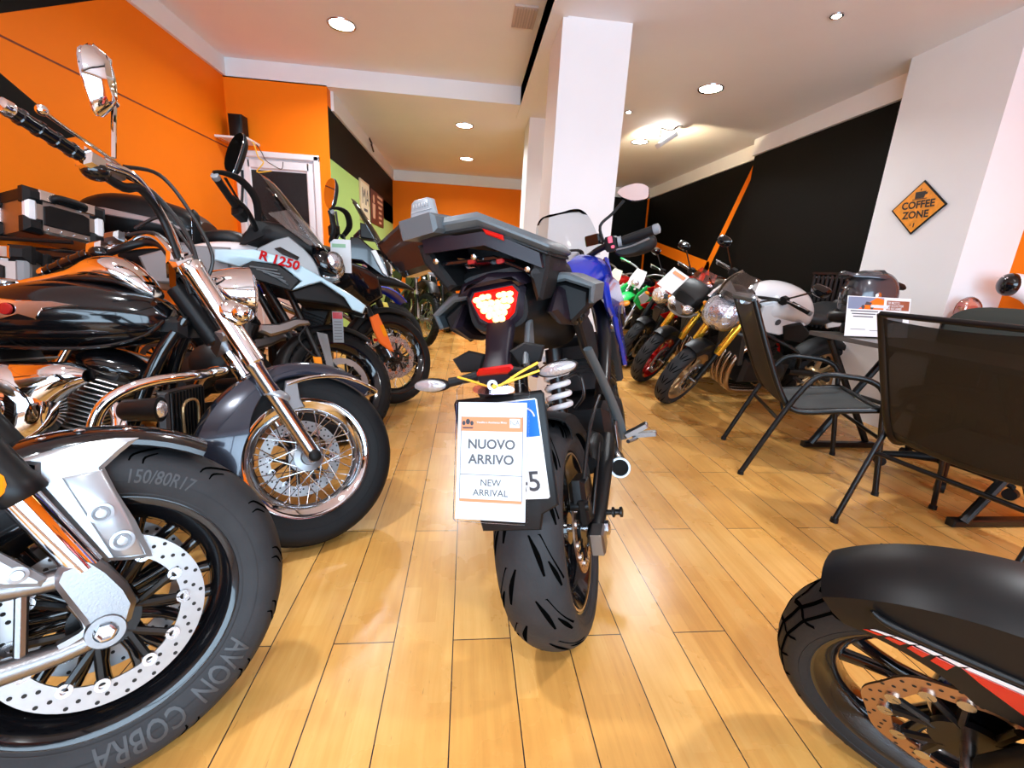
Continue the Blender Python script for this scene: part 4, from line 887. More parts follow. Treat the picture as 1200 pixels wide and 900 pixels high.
panel(b, 'intake_surround', [(-.44, .953), (-.392, .985), (-.263, .970), (-.170, .900), (-.213, .840), (-.325, .872), (-.42, .90)], lambda x, z: yb(x, z) + .004, .02, 'black_satin', bev=.006)
for i in range(5): panel(b, 'intake_louvre', [(-.40 + .03*i, .958 - .012*i), (-.27 + .012*i, .945 - .018*i), (-.272 + .012*i, .937 - .018*i), (-.40 + .03*i, .950 - .012*i)], lambda x, z: yb(x, z) + .010, .008, 'grey_plastic', bev=.001)
panel(b, 'beak_infill', [(-.14, .878), (-.07, .908), (.04, .836), (.15, .766), (.13, .75), (.0, .79), (-.2, .80), (-.22, .84)], lambda x, z: yb(x, z) - .022, .03, 'black_plastic', bev=.008)
b.add('beak', MB().body([(-.20, .86, .15, .06, 3), (-.05, .84, .125, .055, 3), (.06, .81, .10, .035, 3), (.165, .778, .07, .012, 3)], 20, 3), M['black_satin'])
b.add('beak_top', MB().body([(-.12, .945, .125, .02, 3), (.0, .885, .105, .016, 3), (.10, .832, .085, .012, 3), (.165, .785, .06, .008, 3)], 20, 3), M['ice'])
panel(b, 'grey_cowl', [(-.39, 1.070), (-.294, 1.127), (-.231, 1.150), (-.16, 1.095), (-.117, 1.046), (-.09, .995), (-.076, .943), (-.14, .972), (-.24, 1.02), (-.38, 1.05)], lambda x, z: .165 - .20*max(0, x + .25), .02, 'grey_paint', bev=.006)
panel(b, 'cowl_indicator', [(-.30, 1.075), (-.27, 1.085), (-.18, 1.04), (-.19, 1.022), (-.26, 1.045)], lambda x, z: .175 - .20*max(0, x + .25), .012, 'black_gloss', bev=.003)
hb_ = b.add('headlamp', MB().body([(-.14, 1.05, .10, .08, 2.6), (-.08, 1.04, .125, .085, 2.8), (-.03, 1.02, .115, .07, 2.8), (.0, 1.0, .085, .045, 2.6)], 24, 3), M['black_gloss'])
for s in (-1, 1):
    b.add('lamp_unit', MB().ell((-.022, s*.064, 1.045), (.045, .056, .055), 20, 12), M['reflect'], None, hb_)
    b.add('lamp_glass', MB().ell((-.015, s*.064, 1.04), (.055, .064, .066), 20, 12), M['lens'], None, hb_)
b.add('running_light', MB().body([(-.07, .965, .08, .02, 3), (-.01, .965, .07, .018, 3), (.008, .965, .05, .01, 3)], 16, 2), M['reflect'], None, hb_)
screen_sheet(b, 'windscreen', [(-.09, 1.11, .135, .05), (-.19, 1.23, .165, .06), (-.29, 1.37, .165, .06), (-.36, 1.47, .14, .05), (-.39, 1.505, .10, .03)], M['smoke'])
for s in (-1, 1):
    b.add('wind_deflector', MB().slab([(-.05, 1.10), (-.10, 1.20), (-.22, 1.30), (-.33, 1.27), (-.24, 1.19), (-.13, 1.11)], s*.150, s*.156, .002), M['screen'])
    b.add('screen_stay', MB().tube([(-.16, s*.11, 1.10), (-.24, s*.12, 1.24), (-.30, s*.12, 1.34)], .009, 8, 3), M['black_plastic'])
b.add('cockpit_cowl', MB().body([(-.47, 1.13, .10, .05, 3), (-.38, 1.17, .155, .075, 3), (-.25, 1.16, .16, .07, 3), (-.12, 1.11, .13, .05, 3)], 22, 3), M['black_plastic'])
panel(b, 'cockpit_side', [(-.47, 1.09), (-.40, 1.235), (-.33, 1.21), (-.31, 1.165), (-.44, 1.09)], .158, .012, 'black_satin', bev=.004)
b.add('instrument_screen', MB().box((-.36, 0, 1.25), (.02, .19, .11), .006, MX.Rotation(R(-25), 3, 'Y')), M['black_gloss'])
for s in (-1, 1):
    b.add('handlebar', MB().tube([(-.45, s*.04, 1.06), (-.47, s*.14, 1.12), (-.56, s*.27, 1.155), (-.64, s*.32, 1.165)], .0135, 10, 4), M['black_metal'], True)
    grip(b, (-.615, s*.285, 1.150), (-.725, s*.405, 1.175), True, end='light_grey')
    b.add('hand_guard', MB().tube([(-.745, s*.425, 1.187), (-.70, s*.425, 1.205), (-.62, s*.40, 1.215), (-.54, s*.34, 1.185), (-.50, s*.25, 1.13)], [.013, .016, .020, .019, .016], 12, 4, flat=.5), M['black_plastic'], True)
    b.add('switch_cluster', MB().box((-.585, s*.25, 1.14), (.07, .06, .06), .014, MX.Rotation(s*R(-42), 3, 'Z')), M['black_plastic'], True)
    lever(b, [(-.69, s*.40, 1.20), (-.62, s*.31, 1.19), (-.56, s*.24, 1.17)], True)
    mirror(b, (-.635, s*.375, 1.385), .10, .165, True, [(-.585, s*.28, 1.16), (-.588, s*.31, 1.25), (-.60, s*.35, 1.32)], ang=-s*R(18), shape=[(-.055, .095), (.0, .10), (.055, .055), (.085, -.03), (.06, -.115), (.02, -.12), (-.04, -.03), (-.075, .05)])
b.add('fuel_tank', MB().body([(-.92, .93, .10, .06), (-.82, .96, .16, .10), (-.62, .99, .20, .13), (-.48, 1.02, .17, .11), (-.40, 1.05, .11, .07)]), M['white'])
panel(b, 'tank_side', [(-.90, .99), (-.72, 1.06), (-.50, 1.06), (-.50, .95), (-.62, .86), (-.85, .86)], .205, .03, 'grey_paint', bev=.01)
b.add('seat', MB().body([(-1.60, .95, .13, .04, 3), (-1.4, .96, .16, .05, 3), (-1.25, .92, .17, .05, 3), (-1.05, .90, .15, .05, 3), (-.92, .93, .10, .04, 3)]), M['seat'])
engine_block(b, -.62, .50, .42, .40, .30)
for s in (-1, 1): b.add('boxer_cylinder', MB().lathe([(0, .075), (.16, .075), (.17, .09), (.24, .085), (.26, .06)], (-.55, s*.14, .47), (0, s, -.05), 28), M['engine_black'])
b.add('belly_plate', MB().slab([(-.42, .50), (-.36, .42), (-.45, .22), (-.95, .19), (-.95, .23), (-.5, .27)], -.14, .14, .01), M['black_satin'])
rear_end(b, -1.37, .335, .085, .215, None, None, 'spoke', 24)
b.add('luggage_rack', MB().tube([(-1.2, -.12, 1.06), (-1.62, -.12, 1.06), (-1.62, .12, 1.06), (-1.2, .12, 1.06)], .010, 8), M['black_metal'])
# aluminium cases of that bike
def alu_case(b, c, d, yaw, nm, latch):
    Rm = MX.Rotation(yaw, 3, 'Z'); sx, sy, sz = d[0]/2, d[1]/2, d[2]/2
    P = lambda x, y, z: V(c) + Rm @ V((x, y, z))
    o = b.add(nm, MB().box(c, d, .012, Rm), M['alu_sheet'])
    b.add('case_lid', MB().box(P(0, 0, sz - .02), (d[0] + .012, d[1] + .012, .05), .012, Rm), M['black_satin'], None, o)
    for ix in (-1, 1):
        for iy in (-1, 1):
            for iz in (-1, 1): b.add('corner_guard', MB().box(P(ix*(sx - .02), iy*(sy - .02), iz*(sz - .028)), (.075, .075, .075), .02, Rm), M['black_plastic'], None, o)
            b.add('corner_strip', MB().box(P(ix*(sx - .012), iy*(sy - .012), -.01), (.045, .045, d[2]*.66), .012, Rm), M['white_plastic' if latch else 'light_grey'], None, o)
    for s in (-1, 1):
        b.add('face_plate', MB().slab([(-sx*.62, -sz*.62), (sx*.62, -sz*.62), (sx*.62, sz*.30), (sx*.45, sz*.42), (-sx*.45, sz*.42), (-sx*.62, sz*.30)], 0, .012, .004, lambda u, v, w: P(u, s*(sy + w - .004), v)), M['black_satin'], None, o)
        for dx in (-.55, .55): b.add('latch', MB().box(P(dx*sx, s*(sy + .008), sz*.78), (.065, .022, .055), .006, Rm), M['chrome'], None, o)
        b.add('case_handle', MB().tube([P(-.06, s*(sy + .01), sz*.66), P(-.05, s*(sy + .03), sz*.82), P(.05, s*(sy + .03), sz*.82), P(.06, s*(sy + .01), sz*.66)], .017, 10, 4), M['black_plastic'], None, o)
        q = MB()
        for k in range(6): q.ell(P((-1 + .4*k)*sx*.86, s*(sy + .001), -sz*.78), (.006, .004, .006), 10, 6)
        b.add('rivets', q, M['steel'], None, o)
alu_case(b, (-1.41, .11, 1.22), (.30, .26, .20), R(55), 'top_case', True)
alu_case(b, (-1.40, -.33, .83), (.34, .17, .25), R(8), 'side_case', False)
b.add('rear_tail', MB().body([(-1.66, 1.0, .05, .02), (-1.55, 1.0, .10, .05), (-1.25, .99, .13, .05), (-1.0, .98, .12, .03)]), M['black_gloss'])
b.add('tail_lamp', MB().box((-1.66, 0, 1.0), (.03, .12, .05), .01), M['tail_red'])

# ================================================================== black adventure bike with the orange fork guard
b = Bike('black adventure motorcycle with orange fork guards, third wheel along the left row', -.546, 3.301, 8.9, 5.7, 34, 26, .345, .05)
KT = b
wheel(b, 'front_wheel', 0, .345, .048, .268, True, 'spoke', 'black_gloss', 36, discs=[(-.072, .155, 'disc'), (.072, .155, 'disc')], pat=[[(0, .25, .003), (.5, .25, .003), (1, .25, .003)], [(0, -.25, .003), (.5, -.25, .003), (1, -.25, .003)]], npat=20, spoke='steel', hub='engine_black', wave=True)
b.add('front_mudguard', MB().arch(0, .345, .392, R(62), R(168), .068, .035, n=28), M['black_plastic'], True)
for s in (-1, 1):
    y = s*.105
    b.add('fork_outer', MB().lathe([(0, .027), (.02, .03), (.34, .03), (.35, .026)], (-.195, y, .62), (-.43, 0, .90), 22), M['black_satin'], True)
    b.add('fork_tube', MB().lathe([(0, .022), (.32, .022)], (-.06, y, .34), (-.43, 0, .90), 22), M['steel'], True)
    o = b.add('fork_guard', MB().slab([(-.215, .618), (-.150, .650), (-.098, .53), (-.045, .372), (-.088, .385), (-.16, .44), (-.196, .53)], s*.118, s*.138, .007), M['orange'], True)
    b.add('guard_sticker', MB().slab([(-.148, .56), (-.118, .57), (-.09, .49), (-.12, .48)], s*.1375, s*.139, .0005), M['amber'], True, o)
    caliper(b, (-.12, s*.095, .37), R(60), True)
    b.add('axle_clamp', MB().lathe([(-.02, .034), (.02, .034), (.024, .026), (.012, .018)], (-.02, y, .345), (0, s, 0), 24), M['black_metal'], True)
    b.add('reflector', MB().box((-.185, s*.13, .455), (.03, .012, .022), .004), M['tail_red'], True)
panel(b, 'front_cowl', [(-.26, 1.19), (-.20, 1.19), (-.135, 1.135), (-.05, 1.07), (-.018, .98), (-.004, .905), (-.09, .965), (-.19, 1.035), (-.29, 1.04)], lambda x, z: .135 - .18*max(0, x + .2), .03, 'black_gloss', bev=.008)
o = b.add('headlamp', MB().body([(-.16, 1.03, .06, .09, 2.6), (-.08, 1.03, .085, .10, 2.6), (-.03, 1.01, .075, .08, 2.4), (.0, .98, .05, .05, 2.4)], 22, 3), M['black_gloss'])
for s in (-1, 1): b.add('running_light', MB().slab([(-.128, 1.105), (-.095, 1.115), (-.055, 1.03), (-.016, .936), (-.05, .958), (-.09, 1.03)], s*.126, s*.142, .005), M['white_plastic'], None, o)
b.add('headlamp_glass', MB().body([(-.05, 1.015, .06, .075, 2.4), (-.01, 1.0, .05, .06, 2.4), (.012, .985, .03, .03, 2.2)], 20, 3), M['reflect'], None, o)
screen_sheet(b, 'windscreen', [(-.07, 1.12, .09, .04), (-.12, 1.22, .10, .045), (-.19, 1.34, .105, .04), (-.24, 1.43, .09, .03), (-.255, 1.455, .06, .02)], M['smoke'])
b.add('screen_frame', MB().slab([(-.20, 1.20), (-.10, 1.19), (-.155, 1.29), (-.20, 1.30)], -.07, .07, .006), M['black_satin'])
b.add('beak', MB().body([(-.28, .93, .14, .06, 3), (-.12, .93, .13, .05, 3), (.02, .905, .10, .035, 3), (.12, .875, .075, .018, 3), (.165, .852, .05, .008, 3)], 20, 3), M['black_satin'])
panel(b, 'tank_shroud', [(-.30, 1.03), (-.16, .99), (-.08, .93), (-.06, .80), (-.2, .70), (-.42, .72), (-.55, .85), (-.52, 1.0)], lambda x, z: .14 + .12*min(1, max(0, -x - .05)/.3), .03, 'black_gloss', bev=.01)
for s in (-1, 1):
    b.add('handlebar', MB().tube([(-.42, s*.04, 1.06), (-.43, s*.13, 1.12), (-.48, s*.27, 1.15), (-.53, s*.33, 1.16)], .0135, 10, 4), M['black_metal'], True)
    grip(b, (-.50, s*.285, 1.155), (-.565, s*.415, 1.175), True, end='light_grey')
    b.add('hand_guard', MB().tube([(-.585, s*.43, 1.185), (-.53, s*.43, 1.21), (-.46, s*.40, 1.205), (-.41, s*.32, 1.16), (-.42, s*.22, 1.12)], [.012, .016, .020, .019, .014], 12, 4, flat=.5), M['black_plastic'], True)
    b.add('hand_guard_lower', MB().tube([(-.585, s*.43, 1.18), (-.56, s*.42, 1.08), (-.555, s*.36, 1.02), (-.50, s*.28, 1.06), (-.44, s*.22, 1.10)], [.012, .016, .017, .014, .010], 10, 4, flat=.5), M['black_plastic'], True)
    b.add('switch_cluster', MB().box((-.475, s*.235, 1.15), (.06, .07, .06), .014), M['black_plastic'], True)
    lever(b, [(-.53, s*.40, 1.20), (-.48, s*.30, 1.19), (-.44, s*.22, 1.17)], True, 'light_grey')
    mirror(b, (-.555, s*.40, 1.315), .075, .17, True, [(-.50, s*.28, 1.16), (-.52, s*.33, 1.20), (-.545, s*.39, 1.25)], ang=-s*R(15), shape=[(-.04, .085), (.01, .09), (.055, .04), (.06, -.04), (.03, -.10), (-.012, -.095), (-.05, -.01), (-.06, .05)])
b.add('fuel_tank', MB().body([(-.90, .93, .09, .05), (-.80, .97, .15, .10), (-.60, 1.0, .18, .13), (-.45, 1.03, .15, .11), (-.36, 1.05, .10, .06)]), M['black_gloss'])
b.add('seat', MB().body([(-1.62, .98, .10, .04, 3), (-1.4, .99, .15, .06, 3), (-1.1, .93, .15, .06, 3), (-.92, .93, .09, .05, 3)]), M['seat'])
engine_block(b, -.62, .50, .40, .42, .28)
rear_end(b, -1.45, .335, .075, .22, None, None, 'spoke', 24)
o = b.add('top_case', MB().body([(-1.80, 1.19, .13, .06, 2.6), (-1.74, 1.20, .20, .12, 2.8), (-1.60, 1.215, .225, .145, 3), (-1.40, 1.21, .225, .135, 3), (-1.22, 1.185, .20, .105, 2.8), (-1.14, 1.17, .15, .06, 2.6)], 30, 4), M['black_satin'])
for s in (-1, 1): b.add('case_trim_strip', MB().slab([(-1.76, 1.245), (-1.6, 1.245), (-1.35, 1.205), (-1.18, 1.155), (-1.2, 1.145), (-1.38, 1.18), (-1.6, 1.205), (-1.74, 1.215)], 0, .016, .005, lambda u, v, w: (u, s*(.226 - .34*abs(u + 1.5)**2.2 + w), v)), M['silver'], None, o)
b.add('case_lock', MB().lathe([(0, .018), (.012, .016), (.014, .004)], (-1.50, -.224, 1.11), (0, -1, 0), 20), M['chrome'], None, o)
b.add('pillion_pad', MB().body([(-1.16, 1.13, .12, .04, 3), (-1.05, 1.14, .14, .05, 3), (-.95, 1.13, .13, .05, 3), (-.88, 1.10, .08, .03, 3)]), M['seat'])
b.add('pillion_grab_rail', MB().tube([(-.9, -.16, 1.04), (-1.1, -.19, 1.06), (-1.3, -.18, 1.07), (-1.3, .18, 1.07), (-1.1, .19, 1.06), (-.9, .16, 1.04)], .012, 8, 3), M['grey_paint'])
# price cards hung on the bikes of the left row
t = thing('hanging_price_card', 'white price card with a green stripe between the ice blue and the black bike', 'card', (-.79, 2.955, 1.065), (0, 0, R(-14)))
obj('card', MB().box((0, 0, 0), (.135, .003, .20), .0008), M['paper'], t); obj('green_stripe', MB().box((-.01, -.0022, .062), (.09, .0012, .022), .0002), mat('card green', (.30, .50, .32), .6), t)
obj('card_clip', MB().tube([(-.02, 0, .10), (-.01, .01, .125), (.02, .01, .125), (.03, 0, .10)], .005, 8, 3), M['black_metal'], t)
t = thing('hanging_price_card', 'narrow tag with a dark red heading hanging below the ice blue beak', 'card', (-.70, 2.50, .685), (0, 0, R(8)))
obj('card', MB().box((0, 0, 0), (.055, .003, .17), .0008), M['light_grey'], t); obj('red_heading', MB().box((0, -.0022, .064), (.05, .0012, .035), .0002), M['dark_red'], t)
m = MB()
for i in range(7): m.box((0, -.0022, .03 - .016*i), (.04, .001, .005), .0002)
obj('small_print', m, M['ink_grey'], t)
# ================================================================== blue sport tourer in the middle, seen from behind
b = Bike('blue and black sport touring motorcycle in the middle with lit red tail lamp', .348, 1.114, 68.4, 14.2, 0, 25, .316, .05)
MT = b
wheel(b, 'rear_wheel', 0, .316, .09, .222, kind='cast', rim='black_gloss', n=5, discs=[(-.085, .122, 'disc_bronze')], pat=ROAD, npat=13, rub='rubber_dust', letters=None)
b.add('rim_stripe', MB().lathe([(-.0715, .214), (-.0722, .217), (-.0715, .220)], (0, 0, .316), (0, 1, 0), 72, cap=False), M['bronze'])
WB = 1.44
# front wheel, steered to the left on the stand
fr = Bike.__new__(Bike); fr.root = b.root
e = R(25); fr.ax = V((-math.sin(e), 0, math.cos(e))); fr.p0 = V((WB, 0, .30)) - .045*V((math.cos(e), 0, math.sin(e))); fr.S = MX.Rotation(R(0), 3, fr.ax); fr.Rf = .30; fr.rake = e
fr.add = lambda *a, **k: Bike.add(fr, *a, **k)
fr.st = lambda p: Bike.st(fr, p)
wheel(fr, 'front_wheel', WB, .30, .06, .222, False, 'cast', 'black_gloss', 5, discs=[(-.07, .149, 'disc'), (.07, .149, 'disc')], pat=SPORT, npat=16, detail=False)
b.add('front_mudguard', MB().arch(WB, .30, .335, R(50), R(170), .07, .04), M['black_plastic'])
for s in (-1, 1):
    b.add('fork_tube', MB().lathe([(0, .026), (.42, .026), (.42, .03), (.74, .03)], (WB - .01, s*.10, .30), (-.42, 0, .906), 20), M['black_satin'])
    caliper(b, (WB - .11, s*.095, .40), R(50), False)
# swing arm, chain adjusters, brake, spools
for s in (-1, 1):
    b.add('swingarm', MB().tube([(.52, s*.13, .40), (.30, s*.135, .385), (.06, s*.128, .325), (-.045, s*.128, .316)], [.034, .032, .026, .024], 12, 4, flat=.8), M['black_satin'])
    o = b.add('axle_block', MB().box((-.045, s*.135, .306), (.062, .042, .062), .006), M['alu'])
    b.add('axle_nut', MB().lathe([(0, .02), (.012, .02), (.016, .012)], (0, s*.152, .316), (0, s, 0), 6), M['steel'], False, o)
    b.add('paddock_spool', MB().lathe([(0, .008), (.018, .008), (.02, .0155), (.026, .0155), (.029, .009), (.040, .009), (.043, .0155), (.05, .0155), (.052, .008)], (.07, s*.15, .325), (0, s, 0), 20), M['black_metal'])
b.add('swingarm_bridge', MB().body([(.26, .40, .12, .04, 3), (.33, .41, .13, .06, 3), (.44, .41, .13, .06, 3), (.5, .40, .12, .04, 3)]), M['black_satin'])
b.add('chain_sprocket', MB().lathe([(-.004, .05), (-.004, .105), (.004, .105), (.004, .05)], (0, .105, .316), (0, 1, 0), 40), M['steel'])
b.add('chain_guard', MB().slab([(-.02, .42), (.12, .455), (.40, .455), (.42, .43), (.12, .425)], .10, .125, .006), M['black_plastic'])
q = MB(); q.box((-.02, -.102, .445), (.10, .045, .075), .012, MX.Rotation(R(12), 3, 'Y')); q.box((-.055, -.112, .405), (.05, .03, .07), .008); q.lathe([(0, .014), (.05, .014)], (-.065, -.13, .42), (0, 1, 0), 14)
b.add('rear_caliper', q, M['black_metal'])
q = MB(); q.slab([(-.04, .40), (.02, .40), (.035, .34), (.01, .33), (-.02, .345), (-.06, .36)], -.125, -.100, .008); b.add('caliper_bracket', q, M['black_metal'])
b.add('brake_line', MB().tube([(-.03, -.12, .48), (.10, -.13, .56), (.22, -.14, .60), (.34, -.15, .62)], .006, 8, 5), M['cable'])
b.add('speed_sensor_wire', MB().tube([(.0, -.125, .36), (.06, -.14, .44), (.2, -.145, .50)], .004, 8, 5), M['cable'])
# hugger and shock
b.add('rear_hugger', MB().arch(0, .316, .352, R(22), R(92), .105, .055, n=22), M['black_plastic'])
pts = []
for i in range(81):
    t = i/80; a = 2*PI*5*t
    ax = V((lerp(.23, .275, t), -.03, lerp(.615, .785, t))); d = V((.045, 0, .17)).normalized(); u = V((0, 1, 0)); w = d.cross(u)
    pts.append(ax + u*.036*math.cos(a) + w*.036*math.sin(a))
b.add('shock_spring', MB().tube(pts, .0095, 10), M['white_plastic'])
b.add('shock_absorber', MB().lathe([(0, .02), (.03, .024), (.15, .024), (.2, .03), (.26, .03)], (.215, -.03, .56), (.045, 0, .17), 18), M['black_metal'])
b.add('shock_hose', MB().tube([(.22, -.06, .72), (.16, -.12, .74), (.14, -.13, .68), (.18, -.09, .63)], .005, 8, 6), M['cable'])
# tail: lamp in the middle, hood above, side cowls
lamp = [(-.060, 1.012), (-.048, 1.030), (.048, 1.030), (.060, 1.012), (.044, .968), (.018, .948), (-.018, .948), (-.044, .968)]
fb = lambda u, v, w: (-.150 - w + .25*max(0, v - .94)*.3, u, v)
o = b.add('tail_lamp', MB().slab(lamp, -.06, .004, .006, fb), M['tail'])
hot = MB()
for z, ys in ((1.014, (-.040, -.026, -.013, .014, .027, .041)), (1.000, (-.038, -.024, -.008, .008, .024, .038)), (.986, (-.028, -.014, 0, .014, .028)), (.972, (-.020, -.006, .008, .020)), (.960, (-.010, .004))):
    for y in ys: hot.ell(fb(y + random.uniform(-.002, .002), z + random.uniform(-.002, .002), .004), (.0035, random.uniform(.0085, .0115), random.uniform(.0065, .0095)), 10, 6)
b.add('led_cluster', hot, M['tail_hot'], False, o)
b.add('lamp_bezel', MB().slab([(-.078, 1.02), (-.06, 1.045), (.06, 1.045), (.078, 1.02), (.058, .955), (.022, .930), (-.022, .930), (-.058, .955)], -.10, -.004, .012, fb), M['lamp_tint_plastic'])
hood = [(-.088, 1.028), (-.070, 1.055), (0, 1.068), (.070, 1.055), (.088, 1.028), (.066, 1.026), (.052, 1.042), (-.052, 1.042), (-.066, 1.026)]
b.add('tail_hood', MB().slab(hood, -.22, .012, .008, lambda u, v, w: (-.150 - w, u*(1 + max(0, -w)*1.2), v + max(0, -w)*.06)), M['lamp_tint_plastic'])
b.add('tail_side_cowl', MB().body([(-.13, .985, .075, .055, 3), (-.05, .985, .105, .075, 3), (.08, .97, .125, .09, 3), (.22, .94, .12, .09, 3), (.34, .90, .11, .09, 3)], 26, 3), M['black_plastic'])
for s in (-1, 1):
    b.add('tail_fin', MB().slab([(-.13, .955), (-.02, 1.01), (.14, .995), (.28, .955), (.24, .90), (.10, .895), (-.04, .915)], 0, .028, .010, lambda u, v, w: (u, s*(.112 + .14*max(0, u + .06)**.8*.55 + w), v)), M['lamp_tint_plastic'])
    b.add('side_grille', MB().slab([(.02, .945), (.10, .965), (.16, .945), (.12, .905), (.05, .90)], 0, .012, .004, lambda u, v, w: (u, s*(.152 + .14*max(0, u + .06)*.3 + w), v)), M['black_gloss'])
    gx = lambda u, v, w: (w, s*u, v)
    b.add('grab_rail', MB().slab([(.055, 1.038), (.150, 1.043), (.170, 1.036), (.228, .998), (.216, .952), (.204, .955), (.212, .990), (.155, 1.020), (.055, 1.020)], -.03, .26, .006, gx), M['grey_plastic'])
    b.add('rail_support', MB().slab([(.055, 1.018), (.150, 1.018), (.208, .986), (.200, .945), (.150, .908), (.105, .965)], .0, .24, .008, gx), M['black_plastic'])
    b.add('band_bracket', MB().slab([(.158, 1.10), (.146, 1.05), (.120, .985), (.106, .985), (.100, 1.05), (.125, 1.10)] if s < 0 else [(.160, 1.165), (.152, 1.12), (.105, 1.045), (.080, 1.055), (.115, 1.12), (.135, 1.165)], -.170, -.02, .008, gx), M['black_plastic'])
# seats
b.add('pillion_seat', MB().body([(-.10, 1.055, .09, .02, 3), (-.02, 1.065, .125, .035, 3), (.16, 1.05, .145, .045, 3), (.27, 1.03, .13, .04, 3)], 26, 3), M['seat'])
b.add('rider_seat', MB().body([(.24, .96, .13, .05, 3), (.36, .93, .16, .05, 3), (.50, .92, .13, .05, 3), (.60, .95, .09, .05, 3)], 26, 3), M['seat'])
sl = lambda y: -.62*max(0, -.02 - y) + .10*max(0, y)
# luggage carrier: rack, black band, grey plate with angular rim and release lever
rk = MB()
b.add('rack_rail', MB().tube([(-.17, -.115, 1.045), (-.05, -.115, 1.05), (.12, -.11, 1.055), (.22, -.09, 1.05)], .011, 10, 3), M['black_metal'])
b.add('rack_rail', MB().tube([(-.17, .125, 1.108), (-.05, .13, 1.106), (.12, .12, 1.10), (.22, .09, 1.07)], .011, 10, 3), M['black_metal'])
for y in (-.035, .035): b.add('rack_crossbar', MB().box((-.01, y, 1.098 + sl(y)), (.30, .020, .010), .003), M['dark_red'])  # red colour paints in the tail lamp's reflection on black bars
for x in (-.13, .10): b.add('rack_crossbar', MB().slab([(-.12, 1.094 + sl(-.12)), (-.02, 1.094), (.12, 1.094 + sl(.12)), (.12, 1.106 + sl(.12)), (-.02, 1.106), (-.12, 1.106 + sl(-.12))], x - .02, x + .02, .003, lambda u, v, w: (w, u, v)), M['black_gloss'])
tr = lambda u, v, w: (w, u, v)
b.add('rack_tray', MB().slab([(.207, 1.112), (.196, 1.098), (.164, 1.087), (.114, 1.092), (.120, 1.102), (.162, 1.099)], -.05, .04, .004, tr), M['light_grey'])
b.add('rack_tray', MB().slab([(.043, 1.118), (.02, 1.094), (.003, 1.087), (-.056, 1.080), (-.065, 1.092), (.004, 1.100)], -.05, .04, .004, tr), M['light_grey'])
b.add('rack_latch', MB().slab([(.098, 1.118), (.078, 1.091), (.049, 1.089), (.056, 1.099), (.079, 1.103)], -.08, .0, .004, tr), M['steel'])
for y in (-.10, .02, .115): b.add('rack_bolt', MB().lathe([(0, .008), (.006, .007), (.008, .003)], (-.172, y, 1.108 + sl(y)), (-1, 0, -.3), 6), M['steel'])
band = [(-.185, -.135), (-.20, -.08), (-.205, -.02), (-.205, .06), (-.195, .13), (-.10, .16), (.14, .16), (.18, .10), (.18, -.10), (.14, -.14), (-.10, -.15)]
def ringband(out, z0, z1, th):
    q = MB(); n = len(out); inn = [(x*(1 - th/.2), y*(1 - th/.17)) for x, y in out]
    rings = [[(x, y, z + sl(y)) for x, y in o_] for z, o_ in ((z0, out), (z1, out), (z1, inn), (z0, inn), (z0, out))]
    return q.grid(rings, True, False)
b.add('carrier_band', ringband(band, 1.125, 1.168, .016), M['lamp_tint_plastic'])
plate = [(-.195, -.160), (-.21, -.09), (-.22, -.02), (-.22, .06), (-.21, .152), (-.10, .175), (.12, .175), (.20, .12), (.20, -.12), (.12, -.16), (-.08, -.168)]
o = b.add('carrier_plate', MB().slab(plate, 1.166, 1.196, .012, lambda u, v, w: (u, v, w + sl(v))), M['grey_plastic'])
b.add('plate_underside', MB().slab([(x*.95, y*.95) for x, y in plate], 1.158, 1.168, .003, lambda u, v, w: (u, v, w + sl(v))), M['black_plastic'])
b.add('rear_reflector', MB().slab([(-.024, 1.160), (-.068, 1.136), (-.068, 1.124), (-.030, 1.146)], 0, .008, .002, lambda u, v, w: (-.203 - w, u, v)), M['tail_red'])
b.add('release_base', MB().box((-.20, .107, 1.190), (.09, .098, .042), .008, MX.Rotation(R(-8), 3, 'Z')), M['grey_plastic'], False, o)
lv = MB().slab([(-.030, 1.205), (-.024, 1.246), (-.012, 1.252), (.020, 1.252), (.028, 1.246), (.036, 1.205)], -.01, .014, .006, lambda u, v, w: (-.215 - w + .25*(v - 1.2), .100 + u, v))
r_ = b.add('release_lever', lv, M['light_grey'], False, o)
q = MB()
for i in range(6): q.slab([(-.016 + i*.0068, 1.232), (-.013 + i*.0068, 1.232), (-.013 + i*.0068, 1.241), (-.016 + i*.0068, 1.241)], .0135, .0155, .0004, lambda u, v, w: (-.215 - w + .25*(v - 1.2), .100 + u, v))
q.slab([(-.024, 1.2235), (.028, 1.2235), (.028, 1.2250), (-.024, 1.2250)], .0135, .0152, .0003, lambda u, v, w: (-.215 - w + .25*(v - 1.2), .100 + u, v))
b.add('raised_marks', q, M['silver'], False, r_)
b.add('carrier_wing', MB().slab([(.15, 1.20), (.20, 1.235), (.285, 1.265), (.375, 1.225), (.365, 1.19), (.315, 1.118), (.22, 1.125), (.15, 1.16)], .0, .11, .014, lambda u, v, w: (w, u, v)), M['black_gloss'])
